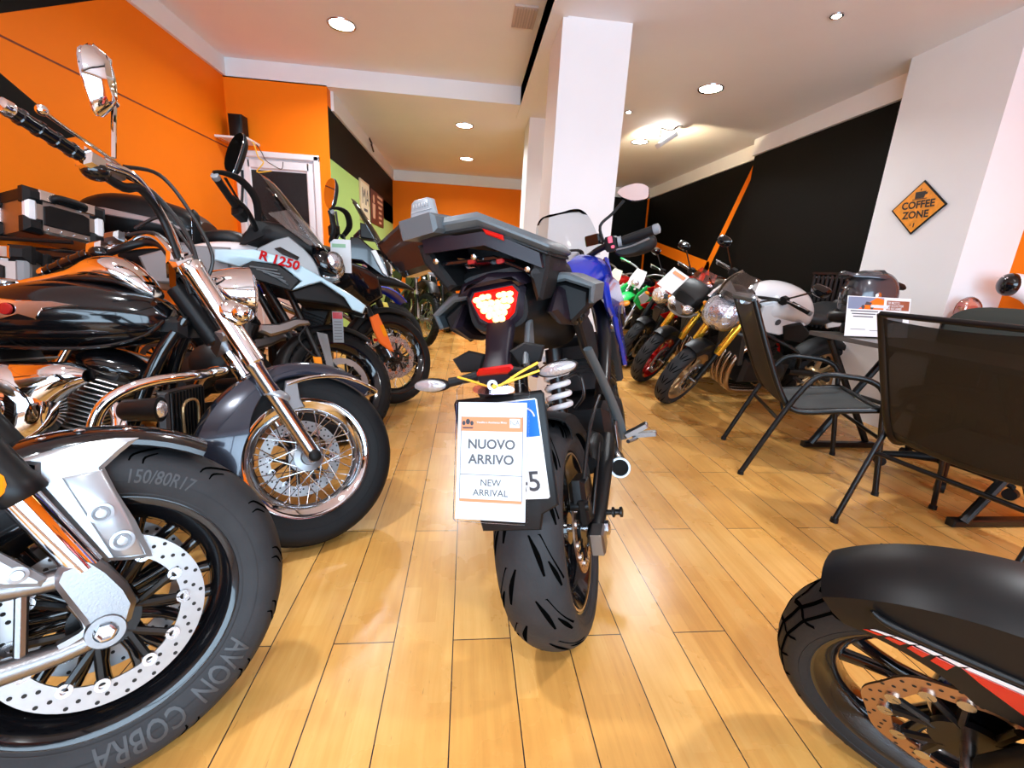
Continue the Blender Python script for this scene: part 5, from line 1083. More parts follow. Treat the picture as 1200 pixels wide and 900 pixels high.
# plate hanger, number plate, indicators
b.add('plate_hanger', MB().body([(-.12, .955, .036, .03, 3), (-.16, .915, .034, .032, 3), (-.21, .865, .030, .026, 3), (-.25, .835, .038, .016, 3)], 20, 3), M['lamp_tint_plastic'])
b.add('hanger_fin', MB().slab([(-.10, .945), (-.14, .94), (-.225, .855), (-.215, .84), (-.13, .88)], -.075, -.062, .004), M['grey_plastic'])
for s in (-1, 1): b.add('hanger_wing', MB().slab([(s*.03, .885), (s*.07, .90), (s*.115, .885), (s*.10, .850), (s*.05, .845)], 0, .012, .004, lambda u, v, w: (-.19 - w, u, v)), M['black_plastic'])
b.add('rear_reflector_bar', MB().slab([(-.045, .862), (.03, .862), (.045, .845), (-.06, .84)], 0, .012, .004, lambda u, v, w: (-.245 - w, u, v)), M['tail_red'])
pf = lambda u, v, w: (-.285 - w + (.78 - v)*-.16 + .03, u, v)
o = b.add('number_plate_holder', MB().slab([(-.108, .788), (-.102, .796), (.102, .796), (.108, .788), (.108, .545), (.096, .530), (.085, .522), (.080, .490), (-.06, .490), (-.070, .526), (-.108, .545)], -.006, .006, .004, pf), M['black_satin'])
np_ = b.add('number_plate', MB().slab([(-.088, .782), (.088, .782), (.092, .778), (.092, .566), (.088, .562), (-.088, .562), (-.092, .566), (-.092, .778)], .006, .0085, .001, pf), M['paper'], False, o)
b.add('blue_band', MB().slab([(-.089, .7795), (.0895, .7795), (.0895, .700), (-.089, .700)], .0085, .0093, .0003, pf), M['plate_blue'], False, np_)
q = MB(); q.lathe([(.0097, .022), (.0099, .026)], pf(-.058, .745, 0), (-1, 0, -.16), 28, cap=False); b.add('ring_mark', q, M['paper'], False, np_)
q = MB()
for body, y, z, sz in (('DT', .03, .662, .062), ('06145', .0, .600, .062)):
    q.text(body, sz, (0, 0, 0), (1, 0, 0), (0, 1, 0), fn=lambda u, v: pf(-u + y, v + z, .0095), bold=.01)
b.add('plate_characters', q, M['ink'], False, np_)
b.add('plate_lamp', MB().box((-.268, 0, .812), (.03, .07, .018), .006), M['black_plastic'])
for s in (-1, 1):
    b.add('signal_stalk', MB().tube([(-.245, s*.04, .845), (-.255, s*.075, .842), (-.26, s*.105, .841)], [.012, .010, .011], 12, 3), M['black_plastic'])
    ms = MB().ell((-.262, s*.148, .840), (.017, .046, .0165), 20, 12, MX.Rotation(s*R(6), 3, 'X')); o = b.add('turn_signal', ms, M['black_plastic'])
    b.add('signal_lens', MB().ell((-.270, s*.150, .841), (.0135, .041, .0145), 20, 12, MX.Rotation(s*R(6), 3, 'X')), M['signal_clear'], False, o)
# right-hand footrests, hanger, exhaust
for s in (-1, 1):
    b.add('footrest_hanger', MB().tube([(.12, s*.165, .82), (.26, s*.185, .66), (.36, s*.20, .52), (.40, s*.20, .44)], [.014, .016, .018, .02], 8, 3, flat=.6), M['grey_plastic' if s < 0 else 'black_satin'])
    b.add('heel_plate', MB().slab([(.31, .52), (.40, .54), (.42, .43), (.36, .40), (.30, .44)], s*.185, s*.197, .006), M['alu'])
    b.add('pillion_footrest', MB().box((.37, s*.255, .475), (.035, .09, .016), .005, MX.Rotation(s*R(24), 3, 'X')), M['alu'])
    b.add('rider_footrest', MB().box((.62, s*.27, .37), (.03, .10, .018), .005), M['alu'])
b.add('brake_pedal', MB().tube([(.52, -.21, .38), (.60, -.235, .36), (.72, -.24, .33)], .008, 8, 3), M['alu'])
b.add('silencer', MB().body([(.42, .318, .030, .032, 2.4, -.17), (.48, .31, .04, .045, 2.4, -.155), (.66, .27, .055, .065, 2.6, -.11), (.80, .24, .05, .06, 2.6, -.09)], 24, 3), M['steel'])
b.add('silencer_tip', MB().lathe([(-.06, .020), (-.06, .034), (.0, .038), (.004, .037), (.004, .030), (-.05, .028)], (.375, -.180, .335), (-1, -.16, .28), 28, closed=True), M['alu'])
b.add('silencer_bore', MB().lathe([(-.012, .001), (-.012, .030)], (.375, -.180, .335), (-1, -.16, .28), 28), M['hole'])
# tank, fairings, cockpit
b.add('fuel_tank', MB().body([(.54, .98, .08, .05, 2.6), (.60, 1.0, .14, .08, 2.6), (.72, 1.02, .19, .11, 2.6), (.86, 1.02, .215, .12, 2.6), (.98, 1.01, .19, .11, 2.6), (1.04, 1.0, .12, .07, 2.6)], 28, 4), M['blue'])
b.add('tank_pad', MB().body([(.57, 1.03, .05, .02, 3), (.68, 1.105, .08, .02, 3), (.80, 1.135, .10, .018, 3), (.92, 1.125, .08, .014, 3)], 20, 3), M['silver'])
for s in (-1, 1):
    b.add('tank_side_shroud', MB().slab([(.60, 1.0), (.76, 1.03), (1.0, 1.0), (1.12, .90), (1.10, .80), (.92, .78), (.74, .84), (.62, .90)], 0, .03, .010, lambda u, v, w: (u, s*(.195 + .06*max(0, u - .7) + w - .01), v)), M['blue'])
    b.add('lower_shroud', MB().slab([(.66, .86), (.80, .84), (.92, .80), (.96, .68), (.93, .60), (.86, .62), (.80, .72), (.70, .78)], 0, .02, .006, lambda u, v, w: (u, s*(.205 + w), v)), M['blue'])
    b.add('shroud_vent', MB().slab([(.74, .86), (.86, .89), (.90, .82), (.78, .80)], 0, .012, .004, lambda u, v, w: (u, s*(.232 + w), v)), M['black_gloss'])
    b.add('side_cover', MB().slab([(.16, .90), (.30, .93), (.46, .86), (.52, .74), (.40, .70), (.24, .80)], s*.125, s*.150, .008), M['black_plastic'])
    b.add('frame_spar', MB().tube([(.40, s*.15, .60), (.58, s*.17, .78), (.85, s*.14, .90), (1.10, s*.06, .96)], .028, 10, 4), M['black_metal'])
    b.add('front_cowl', MB().slab([(1.0, 1.0), (1.16, 1.12), (1.32, 1.06), (1.42, .94), (1.36, .84), (1.18, .84), (1.06, .88)], 0, .03, .010, lambda u, v, w: (u, s*(.20 - .28*max(0, u - 1.1) + w - .02), v)), M['blue'])
    b.add('front_turn_signal', MB().ell((1.12, s*.245, .88), (.014, .022, .014), 16, 10), M['amber'])
b.add('headlamp_nose', MB().body([(1.10, 1.02, .16, .09), (1.24, 1.02, .15, .10), (1.36, .98, .12, .08), (1.44, .93, .08, .04)], 24, 3), M['black_gloss'])
for s in (-1, 1): b.add('headlamp', MB().ell((1.37, s*.07, .98), (.06, .05, .035), 18, 10), M['reflect'])
b.add('dash_hood', MB().tube([(1.02, -.085, 1.13), (1.05, -.075, 1.165), (1.06, 0, 1.178), (1.05, .075, 1.165), (1.02, .085, 1.13)], .007, 8, 5), M['black_plastic'])
b.add('instrument_panel', MB().box((1.06, 0, 1.14), (.05, .15, .06), .010, MX.Rotation(R(-30), 3, 'Y')), M['black_gloss'])
screen_sheet(b, 'windscreen', [(1.22, 1.14, .15, .05), (1.17, 1.22, .155, .06), (1.11, 1.31, .135, .05), (1.08, 1.355, .10, .03), (1.075, 1.365, .05, .015)], M['screen'])
for s in (-1, 1):
    b.add('handlebar', MB().tube([(.92, s*.04, 1.07), (.90, s*.10, 1.11), (.86, s*.19, 1.145), (.82, s*.30, 1.155)], .014, 12, 4), M['black_metal'])
    grip(b, (.815, s*.285, 1.152), (.785, s*.405, 1.165), False, 'black_plastic', 'light_grey', .019)
    b.add('switch_cluster', MB().box((.84, s*.235, 1.150), (.06, .055, .062), .012, MX.Rotation(s*R(15), 3, 'Z')), M['black_plastic'])
    b.add('switch_button', MB().box((.812, s*.232, 1.166), (.012, .022, .026), .004), M['pink'])
    b.add('switch_button', MB().box((.812, s*.238, 1.136), (.012, .016, .012), .003), M['pink'])
    b.add('throttle_collar', MB().lathe([(-.008, .021), (.008, .021)], (.822, s*.268, 1.152), (0, 1, .0), 18), M['light_grey'])
    lever(b, [(.82, s*.25, 1.122), (.812, s*.31, 1.124), (.79, s*.385, 1.138)], False, 'silver')
    b.add('hand_guard', MB().body([(.83, 1.125, .055, .030, 2.4, s*.30), (.86, 1.125, .085, .042, 2.4, s*.325), (.90, 1.13, .085, .045, 2.4, s*.33), (.93, 1.135, .06, .03, 2.4, s*.33)], 20, 3), M['navy' if 0 else 'black_plastic'])
    b.add('reservoir', MB().box((.885, s*.16, 1.185), (.05, .07, .045), .006, MX.Rotation(s*R(20), 3, 'Z')), M['black_gloss'])
    sh = [(-.068, -.006), (-.066, .024), (-.02, .050), (.05, .047), (.066, .022), (.012, -.020), (-.035, -.030), (-.062, -.026)]
    mirror(b, (.90, s*.345, 1.330), .14, .08, False, [(.86, s*.20, 1.165), (.86, s*.195, 1.235), (.88, s*.25, 1.275), (.905, s*.305, 1.320)], shape=[(-s*u, v) for u, v in sh], ang=s*R(6), depth=.03, tilt=R(9))
engine_block(b, .85, .48, .50, .42, .36)
b.add('radiator', MB().box((1.16, 0, .62), (.04, .36, .28), .01, MX.Rotation(R(-14), 3, 'Y')), M['radiator'])
for i in range(3): b.add('exhaust_header', MB().tube([(1.08, -.09 + .09*i, .58), (1.16, -.09 + .09*i, .42), (1.10, -.08 + .08*i, .24), (.85, -.05*(1 - i*.5), .17), (.7, -.06, .2)], .019, 12, 5), M['copper'])
b.add('side_stand', MB().tube([(.66, .17, .30), (.60, .26, .14), (.575, .303, .082)], .012, 8, 2), M['black_metal'])
# new-arrival card hanging from the tail by a yellow cord: hangs plumb, so it is its own object in the room frame
def wpt(b, p):
    bpy.context.view_layer.update(); return b.root.matrix_world @ V(p)
top = wpt(b, (-.335, -.024, .828))
rotz = R(68.4 - 90 + 6)
t = thing('arrival_card', 'white card reading NUOVO ARRIVO, NEW ARRIVAL hanging from the blue motorcycle', 'sign', top, (R(-19), R(-5.5), rotz))
W_, H_ = .152, .268
obj('sleeve', MB().slab([(-W_/2, 0), (-W_/2 + .012, .012), (W_/2 - .012, .012), (W_/2, 0), (W_/2, -H_ + .005), (W_/2 - .005, -H_), (-W_/2 + .005, -H_), (-W_/2, -H_ + .005)], -.0034, .0034, .0010), clear('card sleeve', (.985, .985, .99), -.02, .12), t)
obj('printed_sheet', MB().box((0, -.0004, -.145), (.143, .0016, .236), .0004), M['paper'], t)
cf = lambda u, v, w: (u, -w, v)
q = MB(); q.slab([(-.064, -.057), (.064, -.057), (.064, -.086), (-.064, -.086)], .0014, .0017, .0001, cf); q.slab([(-.064, -.222), (.064, -.222), (.064, -.228), (-.064, -.228)], .0014, .0017, .0001, cf)
obj('salmon_band', q, M['salmon'], t)
q = MB()
for x in (-.064, .064): q.box((x, -.0015, -.14), (.0011, .0004, .17), .0001)
q.box((0, -.0015, -.1735), (.128, .0004, .0011), .0001); obj('border_line', q, M['ink_grey'], t)
q = MB()
q.text('NUOVO', .0265, (0, -.0009, -.113), (1, 0, 0), (0, 0, 1), bold=.026); q.text('ARRIVO', .0265, (0, -.0009, -.1435), (1, 0, 0), (0, 0, 1), bold=.026)
obj('headline', q, M['ink_grey'], t)
q = MB(); q.text('NEW', .0185, (0, -.0009, -.1895), (1, 0, 0), (0, 0, 1), bold=.012); q.text('ARRIVAL', .0185, (0, -.0009, -.2095), (1, 0, 0), (0, 0, 1), bold=.012); obj('subtitle', q, M['ink_grey'], t)
q = MB(); q.slab([(.037, -.060), (.058, -.060), (.058, -.078), (.037, -.078)], .0018, .0021, .0001, cf); obj('logo_box', q, M['paper'], t)
q = MB(); q.text('NA', .0145, (.0475, -.0015, -.069), (1, 0, 0), (0, 0, 1))
q.ell((-.05, -.0022, -.067), (.0045, .0006, .006), 12, 8)
for dx in (-.0085, .0085): q.ell((-.05 + dx, -.0022, -.070), (.0035, .0006, .005), 10, 6)
q.slab([(-.062, -.078), (-.038, -.078), (-.040, -.081), (-.060, -.081)], .0018, .0021, .0001, cf); obj('logo_print', q, M['ink'], t)
q = MB(); q.text('Vendita e Assistenza Moto', .0058, (0, -.0014, -.068), (1, 0, 0), (0, 0, 1), bold=.01); obj('white_print', q, M['paper'], t)
q = MB(); q.slab([(-.042, .0), (-.03, .008), (.0, .002), (.03, .008), (.046, .0), (.03, -.010), (-.03, -.010)], .0008, .0024, .0003, cf, k=2); obj('sleeve_clip', q, clear('pink clip plastic', (.95, .62, .80), .25), t)
q = MB(); q.lathe([(-.003, .004), (-.003, .011), (.003, .011), (.003, .004)], (0, -.002, .008), (0, 1, 0), 20, closed=True); obj('eyelet', q, M['steel'], t)
q = MB(); Lp = lambda y, z, x=-.29: wpt(b, (x, y, z))
q.tube([Lp(.075, .853, -.275), Lp(.035, .845, -.30), Lp(-.03, .832, -.335), Lp(-.075, .848, -.30), Lp(-.115, .862, -.285)], .0028, 8, 4); q.tube([Lp(-.03, .832, -.337), Lp(-.07, .838, -.31), Lp(-.115, .845, -.285)], .0026, 8, 4); q.ell(Lp(-.03, .834, -.34), (.005, .005, .005))
tag(obj('elastic_cord', q, M['yellow_cord']), 'yellow elastic cord tied round the rear indicators, holding the card', 'cord')
# ================================================================== black and red bike at the lower right
b = Bike('black motorcycle with red and white mudguard stripes in the lower right corner', 1.027, .578, 101.3, 8.8, 35, 26, .31, .05)
BR = b
wheel(b, 'front_wheel', 0, .31, .064, .235, True, 'cast', 'black_gloss', 5, discs=[(.062, .150, 'disc_bronze')], pat=BLOCK, npat=25, rub='rubber_mid', wave=True, dmat='disc_bronze')
b.add('front_mudguard', MB().arch(0, .31, .352, R(51), R(200), .086, lambda t: min(.185, .055 + .52*t), n=48, taper=.2), M['black_satin'], True)
def yh(x, z):
    t = (math.degrees(math.atan2(z - .31, x)) - 51)/149; return .086*(1 - .2*abs(2*t - 1)**3) + .0008
for s in (-1, 1):
    b.add('mudguard_rib', MB().tube([(x_, s*yh(x_, z_), z_) for x_, z_ in ((.140, .605), (.130, .594), (.102, .583), (.008, .568), (-.12, .548))], [.003, .006, .007, .006, .004], 10, 4), M['black_satin'], True)
    sf = lambda u, v, w: (u, s*(yh(u, v) + w), v)
    ct = lambda x: .5515 + .010*math.exp(-((x - .085)/.05)**2) - .08*max(0, -.02 - x)*.8
    X = [.138 - .0293*i for i in range(5)]
    for i in range(4):
        x0, x1 = X[i] - .003, X[i+1]
        b.add('white_stripe', MB().slab([(x0, ct(x0) + .001), (x1, ct(x1) + .001), (x1 + .010, ct(x1) - .007), (x0 + .006, ct(x0) - .004)], 0, .0012, .0004, sf), M['white_plastic'], True)
        d0, d1 = .004 + .004*i, .008 + .004*i
        b.add('red_stripe', MB().slab([(x0 + .010, ct(x0) - .008), (x1 + .014, ct(x1) - .009), (x1 + .022, ct(x1) - .009 - d1), (x0 + .016, ct(x0) - .008 - d0)], 0, .0012, .0004, sf), M['red'], True)
    b.add('white_stripe', MB().slab([(.020, .5545), (-.037, .548), (-.16, .512), (-.16, .500), (-.04, .538), (.024, .547)], 0, .0012, .0004, sf), M['white_plastic'], True)
    b.add('red_stripe', MB().slab([(.028, .546), (-.038, .536), (-.16, .497), (-.17, .40), (-.10, .440), (-.044, .487), (.005, .524)], 0, .0012, .0004, sf), M['red'], True)
    y = s*.112
    b.add('fork_lower', MB().lathe([(0, .02), (.02, .030), (.30, .030), (.31, .026)], (-.02, y, .31), (-.44, 0, .898), 24), M['black_satin'], True)
    b.add('fork_tube', MB().lathe([(0, .021), (.42, .021)], (-.15, y, .58), (-.44, 0, .898), 20), M['steel'], True)
    caliper(b, (-.115, s*.095, .36), R(60), True)
for z, xx in ((.90, -.33), (.72, -.24)): b.add('yoke', MB().box((xx, 0, z), (.07, .27, .04), .012, MX.Rotation(R(-26), 3, 'Y')), M['black_metal'], True)
b.add('headlamp', MB().body([(-.28, .86, .10, .08), (-.2, .86, .11, .09), (-.14, .85, .08, .06)]), M['black_gloss'], True)
for s in (-1, 1):
    b.add('handlebar', MB().tube([(-.38, s*.04, .98), (-.40, s*.14, 1.03), (-.48, s*.30, 1.06), (-.54, s*.38, 1.05)], .012, 10, 4), M['black_metal'], True)
    grip(b, (-.50, s*.32, 1.06), (-.56, s*.42, 1.045), True)
b.add('fuel_tank', MB().body([(-.95, .82, .09, .05), (-.85, .87, .15, .10), (-.65, .90, .18, .13), (-.5, .90, .14, .10), (-.42, .88, .08, .05)]), M['red'])
b.add('seat', MB().body([(-1.55, .87, .10, .04, 3), (-1.3, .86, .15, .05, 3), (-1.1, .82, .15, .05, 3), (-.92, .84, .09, .04, 3)]), M['seat'])
engine_block(b, -.70, .46, .42, .40, .28)
rear_end(b, -1.40, .31, .075, .215, None, None, 'cast', 5)
panel(b, 'side_fairing', [(-.45, .86), (-.35, .80), (-.40, .60), (-.60, .52), (-.75, .62), (-.70, .80)], .20, .02, 'red', bev=.006)

# ================================================================== naked street bikes of the right row
def naked(label, x, y, head, lean, steer, tank, wheelm='black_gloss', fork='gold', tail='black_gloss', front='mask', wb=1.38, detail=True, mirr=True, tall=False, frame='black_metal', hs=1.0):
    b = Bike(label, x, y, head, lean, steer, 24, .30, .05)
    wheel(b, 'front_wheel', 0, .30, .06, .222, True, 'cast', wheelm, 5, discs=[(-.068, .150, 'disc'), (.068, .150, 'disc')], pat=SPORT, npat=16, detail=detail, rub='rubber_dust', wave=wheelm == 'red')
    b.add('front_mudguard', MB().arch(0, .30, .334, R(66), R(150), .068, .045), M['black_satin'], True)
    for s in (-1, 1):
        ln = .40*hs
        b.add('fork_outer', MB().lathe([(0, .026), (.01, .0295), (ln, .0295), (ln + .01, .024)], (-.125, s*.105, .545), (-.407, 0, .914), 24), M[fork], True)
        b.add('fork_tube', MB().lathe([(0, .0215), (.30, .0215)], (-.02, s*.105, .31), (-.407, 0, .914), 20), M['black_metal'], True)
        caliper(b, (-.115, s*.085, .385), R(55), True)
        b.add('handlebar', MB().tube([(-.36, s*.03, .985), (-.36, s*.12, 1.025), (-.42, s*.25, 1.055), (-.47, s*.35, 1.045)], .0125, 10, 4), M['black_metal'], True)
        grip(b, (-.44, s*.275, 1.055), (-.495, s*.395, 1.035), True, end='light_grey')
        b.add('switch_cluster', MB().box((-.415, s*.225, 1.055), (.055, .06, .055), .012), M['black_plastic'], True)
        lever(b, [(-.40, s*.23, 1.065), (-.40, s*.30, 1.075), (-.43, s*.40, 1.07)], True, 'steel')
        if mirr: mirror(b, (-.40, s*.40, 1.235), .13, .085, True, [(-.40, s*.22, 1.06), (-.40, s*.28, 1.12), (-.405, s*.36, 1.205)], m='black_gloss', ang=s*R(10), depth=.055)
        turn_signal(b, (-.20, s*.20, .82), True, 'amber', root=(-.22, s*.10, .84))
    for z, xx in ((.96, -.33), (.76, -.24)): b.add('yoke', MB().box((xx, 0, z), (.065, .27, .035), .012, MX.Rotation(R(-24), 3, 'Y')), M['black_metal'], True)
    b.add('brake_hose', MB().tube([(-.40, .20, 1.05), (-.22, .12, 1.0), (-.16, .06, .8), (-.12, .08, .5)], .006, 8, 5), M['cable'], True)
    if front == 'mask':      # wide clear headlamp with a smoked fly screen
        o = b.add('headlamp', MB().body([(-.20, .90, .10, .10, 2.6), (-.12, .895, .135, .125, 2.6), (-.04, .885, .13, .12, 2.5), (.02, .87, .10, .09, 2.4), (.045, .86, .05, .045, 2.2)], 28, 4), M['reflect'], True)
        b.add('headlamp_glass', MB().body([(-.12, .895, .140, .130, 2.6), (-.03, .885, .136, .126, 2.5), (.03, .87, .105, .095, 2.4), (.058, .86, .05, .045, 2.2)], 28, 4), M['lens'], True, o)
        screen_sheet(b, 'fly_screen', [(-.03, 1.02, .10, .05), (-.08, 1.08, .115, .05), (-.13, 1.14, .10, .04), (-.17, 1.19, .07, .03)], M['smoke'], True)
        b.add('visor_trim', MB().slab([(-.12, .015), (-.145, .07), (-.10, .085), (0, .055), (.10, .085), (.145, .07), (.12, .015), (0, -.005)], 0, .014, .005, lambda u, v, w: (-.045 + w - .9*v - 2.6*u*u, u, 1.005 + v)), M['silver'], True)
        b.add('screen_base', MB().body([(-.24, 1.03, .09, .05, 2.6), (-.13, 1.02, .12, .05, 2.6), (-.05, .99, .10, .025, 2.6)], 20, 3), M['black_gloss'], True)
        for s in (-1, 1): b.add('side_lens', MB().slab([(-.20, 1.06), (-.06, 1.00), (-.02, .955), (-.10, .95), (-.20, .99)], s*.125, s*.150, .006), M['reflect'], True)
    elif front == 'twin':    # dark cowl with two lamps and a paper sheet over the instruments
        o = b.add('headlamp_cowl', MB().body([(-.22, .95, .10, .10, 2.6), (-.12, .94, .14, .13, 2.6), (-.03, .91, .13, .10, 2.6), (.03, .87, .09, .06, 2.6)], 26, 4), M['black_satin'], True)
        for s in (-1, 1):
            b.add('headlamp', MB().ell((-.005, s*.075, .885), (.055, .055, .05), 18, 12), M['reflect'], True, o)
        b.add('headlamp_glass', MB().body([(-.06, .885, .138, .07, 2.8), (.01, .875, .125, .065, 2.8), (.045, .86, .08, .04, 2.6)], 22, 3), M['lens'], True, o)
        b.add('seat_cover_cloth', MB().body([(-.25, 1.02, .11, .06, 2.4), (-.16, 1.05, .13, .05, 2.2), (-.08, 1.02, .13, .045, 2.2), (-.02, .97, .10, .03, 2.2)], 20, 3), M['seat'], True)
        b.add('chin_trim', MB().tube([(-.08, -.15, .86), (0, -.10, .82), (.03, 0, .805), (0, .10, .82), (-.08, .15, .86)], .010, 8, 4), M['silver'], True)
    else:                    # round lamp with a number-plate style cowl
        o = b.add('headlamp', MB().ell((-.09, 0, .90), (.09, .10, .10), 24, 14), M['reflect'], True)
        b.add('headlamp_cowl', MB().body([(-.20, .93, .08, .08, 2.6), (-.13, .95, .12, .10, 2.8), (-.06, 1.0, .11, .03, 2.8)], 22, 3), M[tail], True)
    if tall: screen_sheet(b, 'tinted_screen', [(-.17, 1.04, .10, .03), (-.21, 1.12, .105, .03), (-.25, 1.19, .08, .02)], M['orange_tint'], True)
    b.add('fuel_tank', MB().body([(-.96, .80, .06, .04, 2.6), (-.90, .86, .12, .10, 2.6), (-.78, .92, .165, .14, 2.6), (-.62, .95, .19, .145, 2.6), (-.48, .94, .165, .13, 2.6), (-.39, .93, .10, .07, 2.6)], 28, 4), M[tank])
    panel(b, 'tank_side', [(-.40, .95), (-.50, .98), (-.70, .90), (-.88, .80), (-.78, .76), (-.62, .72), (-.50, .74), (-.40, .84)], lambda u, v: .165 - .5*max(0, -u - .72)**1.3 - .25*max(0, u + .48), .02, tank, bev=.008)
    panel(b, 'knee_panel', [(-.62, .80), (-.78, .83), (-.92, .74), (-.86, .66), (-.68, .68)], .168, .03, 'black_plastic', bev=.010)
    for s in (-1, 1): b.add('tank_badge', MB().lathe([(0, .024), (.003, .023), (.004, .004)], (-.56, s*.167, .83), (0, s, 0), 22), M['ink'])
    b.add('seat', MB().body([(-1.28, .90, .10, .035, 3), (-1.18, .89, .13, .05, 3), (-1.02, .84, .14, .05, 3), (-.90, .83, .09, .05, 3)]), M['seat'])
    b.add('pillion_seat', MB().body([(-1.50, .96, .05, .02, 3), (-1.44, .955, .09, .03, 3), (-1.32, .94, .11, .035, 3), (-1.25, .92, .09, .03, 3)]), M['seat_grey'])
    panel(b, 'tail_panel', [(-1.05, .83), (-1.25, .88), (-1.52, .96), (-1.48, .91), (-1.30, .80), (-1.10, .77)], lambda u, v: .115 - .12*max(0, -u - 1.2), .03, tail, bev=.008)
    b.add('tail_lamp', MB().box((-1.51, 0, .945), (.04, .09, .035), .01), M['tail_red'])
    engine_block(b, -.68, .46, .44, .40, .34, fins=4)
    for s in (-1, 1): b.add('frame_spar', MB().tube([(-.34, s*.05, .84), (-.52, s*.16, .72), (-.86, s*.16, .58), (-.96, s*.14, .42)], .026, 10, 4, flat=.6), M[frame])
    b.add('radiator', MB().box((-.36, 0, .57), (.04, .32, .26), .01, MX.Rotation(R(14), 3, 'Y')), M['radiator'])
    for i in range(4):
        yy = -.105 + .07*i
        b.add('exhaust_header', MB().tube([(-.46, yy, .60), (-.38, yy, .52), (-.345, yy, .40), (-.37, yy*.95, .25), (-.46, yy*.8, .18), (-.75, yy*.5, .15)], .0225, 14, 5), M['copper'])
    b.add('silencer', MB().body([(-.85, .18, .06, .06, 2.6, -.13), (-1.0, .25, .06, .065, 2.6, -.15), (-1.28, .36, .055, .06, 2.6, -.17), (-1.32, .375, .04, .045, 2.6, -.17)], 22, 3), M['black_satin'])
    wheel(b, 'rear_wheel', -wb, .30, .085, .222, kind='cast', rim=wheelm, n=5, discs=[(-.095, .11, 'disc')], pat=SPORT, npat=16, detail=False)
    for s in (-1, 1):
        b.add('swingarm', MB().tube([(-.90, s*.12, .38), (-1.15, s*.125, .36), (-wb - .03, s*.12, .30)], [.03, .028, .024], 10, 3), M['black_metal'])
        b.add('footrest', MB().box((-.92, s*.24, .36), (.03, .10, .018), .005), M['alu'])
    b.add('rear_mudguard', MB().arch(-wb, .30, .34, R(35), R(110), .09, .04), M['black_plastic'])
    b.add('plate_hanger', MB().tube([(-1.45, 0, .90), (-1.52, 0, .76), (-1.55, 0, .64)], [.03, .02, .04], 8, 3, flat=.4), M['black_plastic'])
    b.add('side_stand', MB().tube([(-.80, .16, .28), (-.855, .24, .14), (-.865, .27, .092)], .011, 8, 2), M['black_metal'])
    return b
M['orange_tint'] = clear('orange tinted screen', (.95, .30, .08), .12)
W1 = naked('white street motorcycle with gold fork nearest on the right, behind the side-on chair', 1.793, 3.511, 185.8, 15.1, 30, 'white', 'bronze', 'gold', 'white', 'mask', 1.32)
W2 = naked('street motorcycle with red front wheel and gold fork, second in the right row', 1.845, 4.25, 190, 14, 30, 'black_gloss', 'red', 'gold', 'lime', 'twin', 1.29, tall=True)
W3 = naked('black and red street motorcycle third in the right row, partly behind the red-wheeled one', 1.93, 5.02, 205, 14, 20, 'red', 'black_gloss', 'black_satin', 'red', 'round', 1.22, detail=False, tall=False, frame='dark_red')
panel(W3, 'red_shroud', [(-.36, .95), (-.12, .90), (-.20, .80), (-.45, .78)], .18, .02, 'red', bev=.006); panel(W3, 'red_wing', [(-.30, .76), (-.08, .70), (-.20, .64), (-.40, .66)], .17, .02, 'red', bev=.006)
# paper sheet on the second bike
pe = (MX.Rotation(R(-22), 3, 'Z') @ MX.Rotation(R(56), 3, 'X') @ MX.Rotation(R(-36), 3, 'Z')).to_euler()
t = thing('paper_sheet', 'white paper sheet with orange heading over the handlebars of the red-wheeled motorcycle', 'paper', (1.845, 3.93, 1.025), tuple(pe))
obj('sheet', MB().slab([(-.085, -.115), (.085, -.115), (.085, .115), (-.085, .115)], 0, .002, .0005, lambda u, v, w: (u, v, w - .9*u*u)), M['paper'], t)
obj('orange_heading', MB().slab([(-.055, .055), (.07, .055), (.07, .09), (-.055, .09)], .002, .0026, .0002, lambda u, v, w: (u, v, w - .9*u*u)), M['salmon'], t)

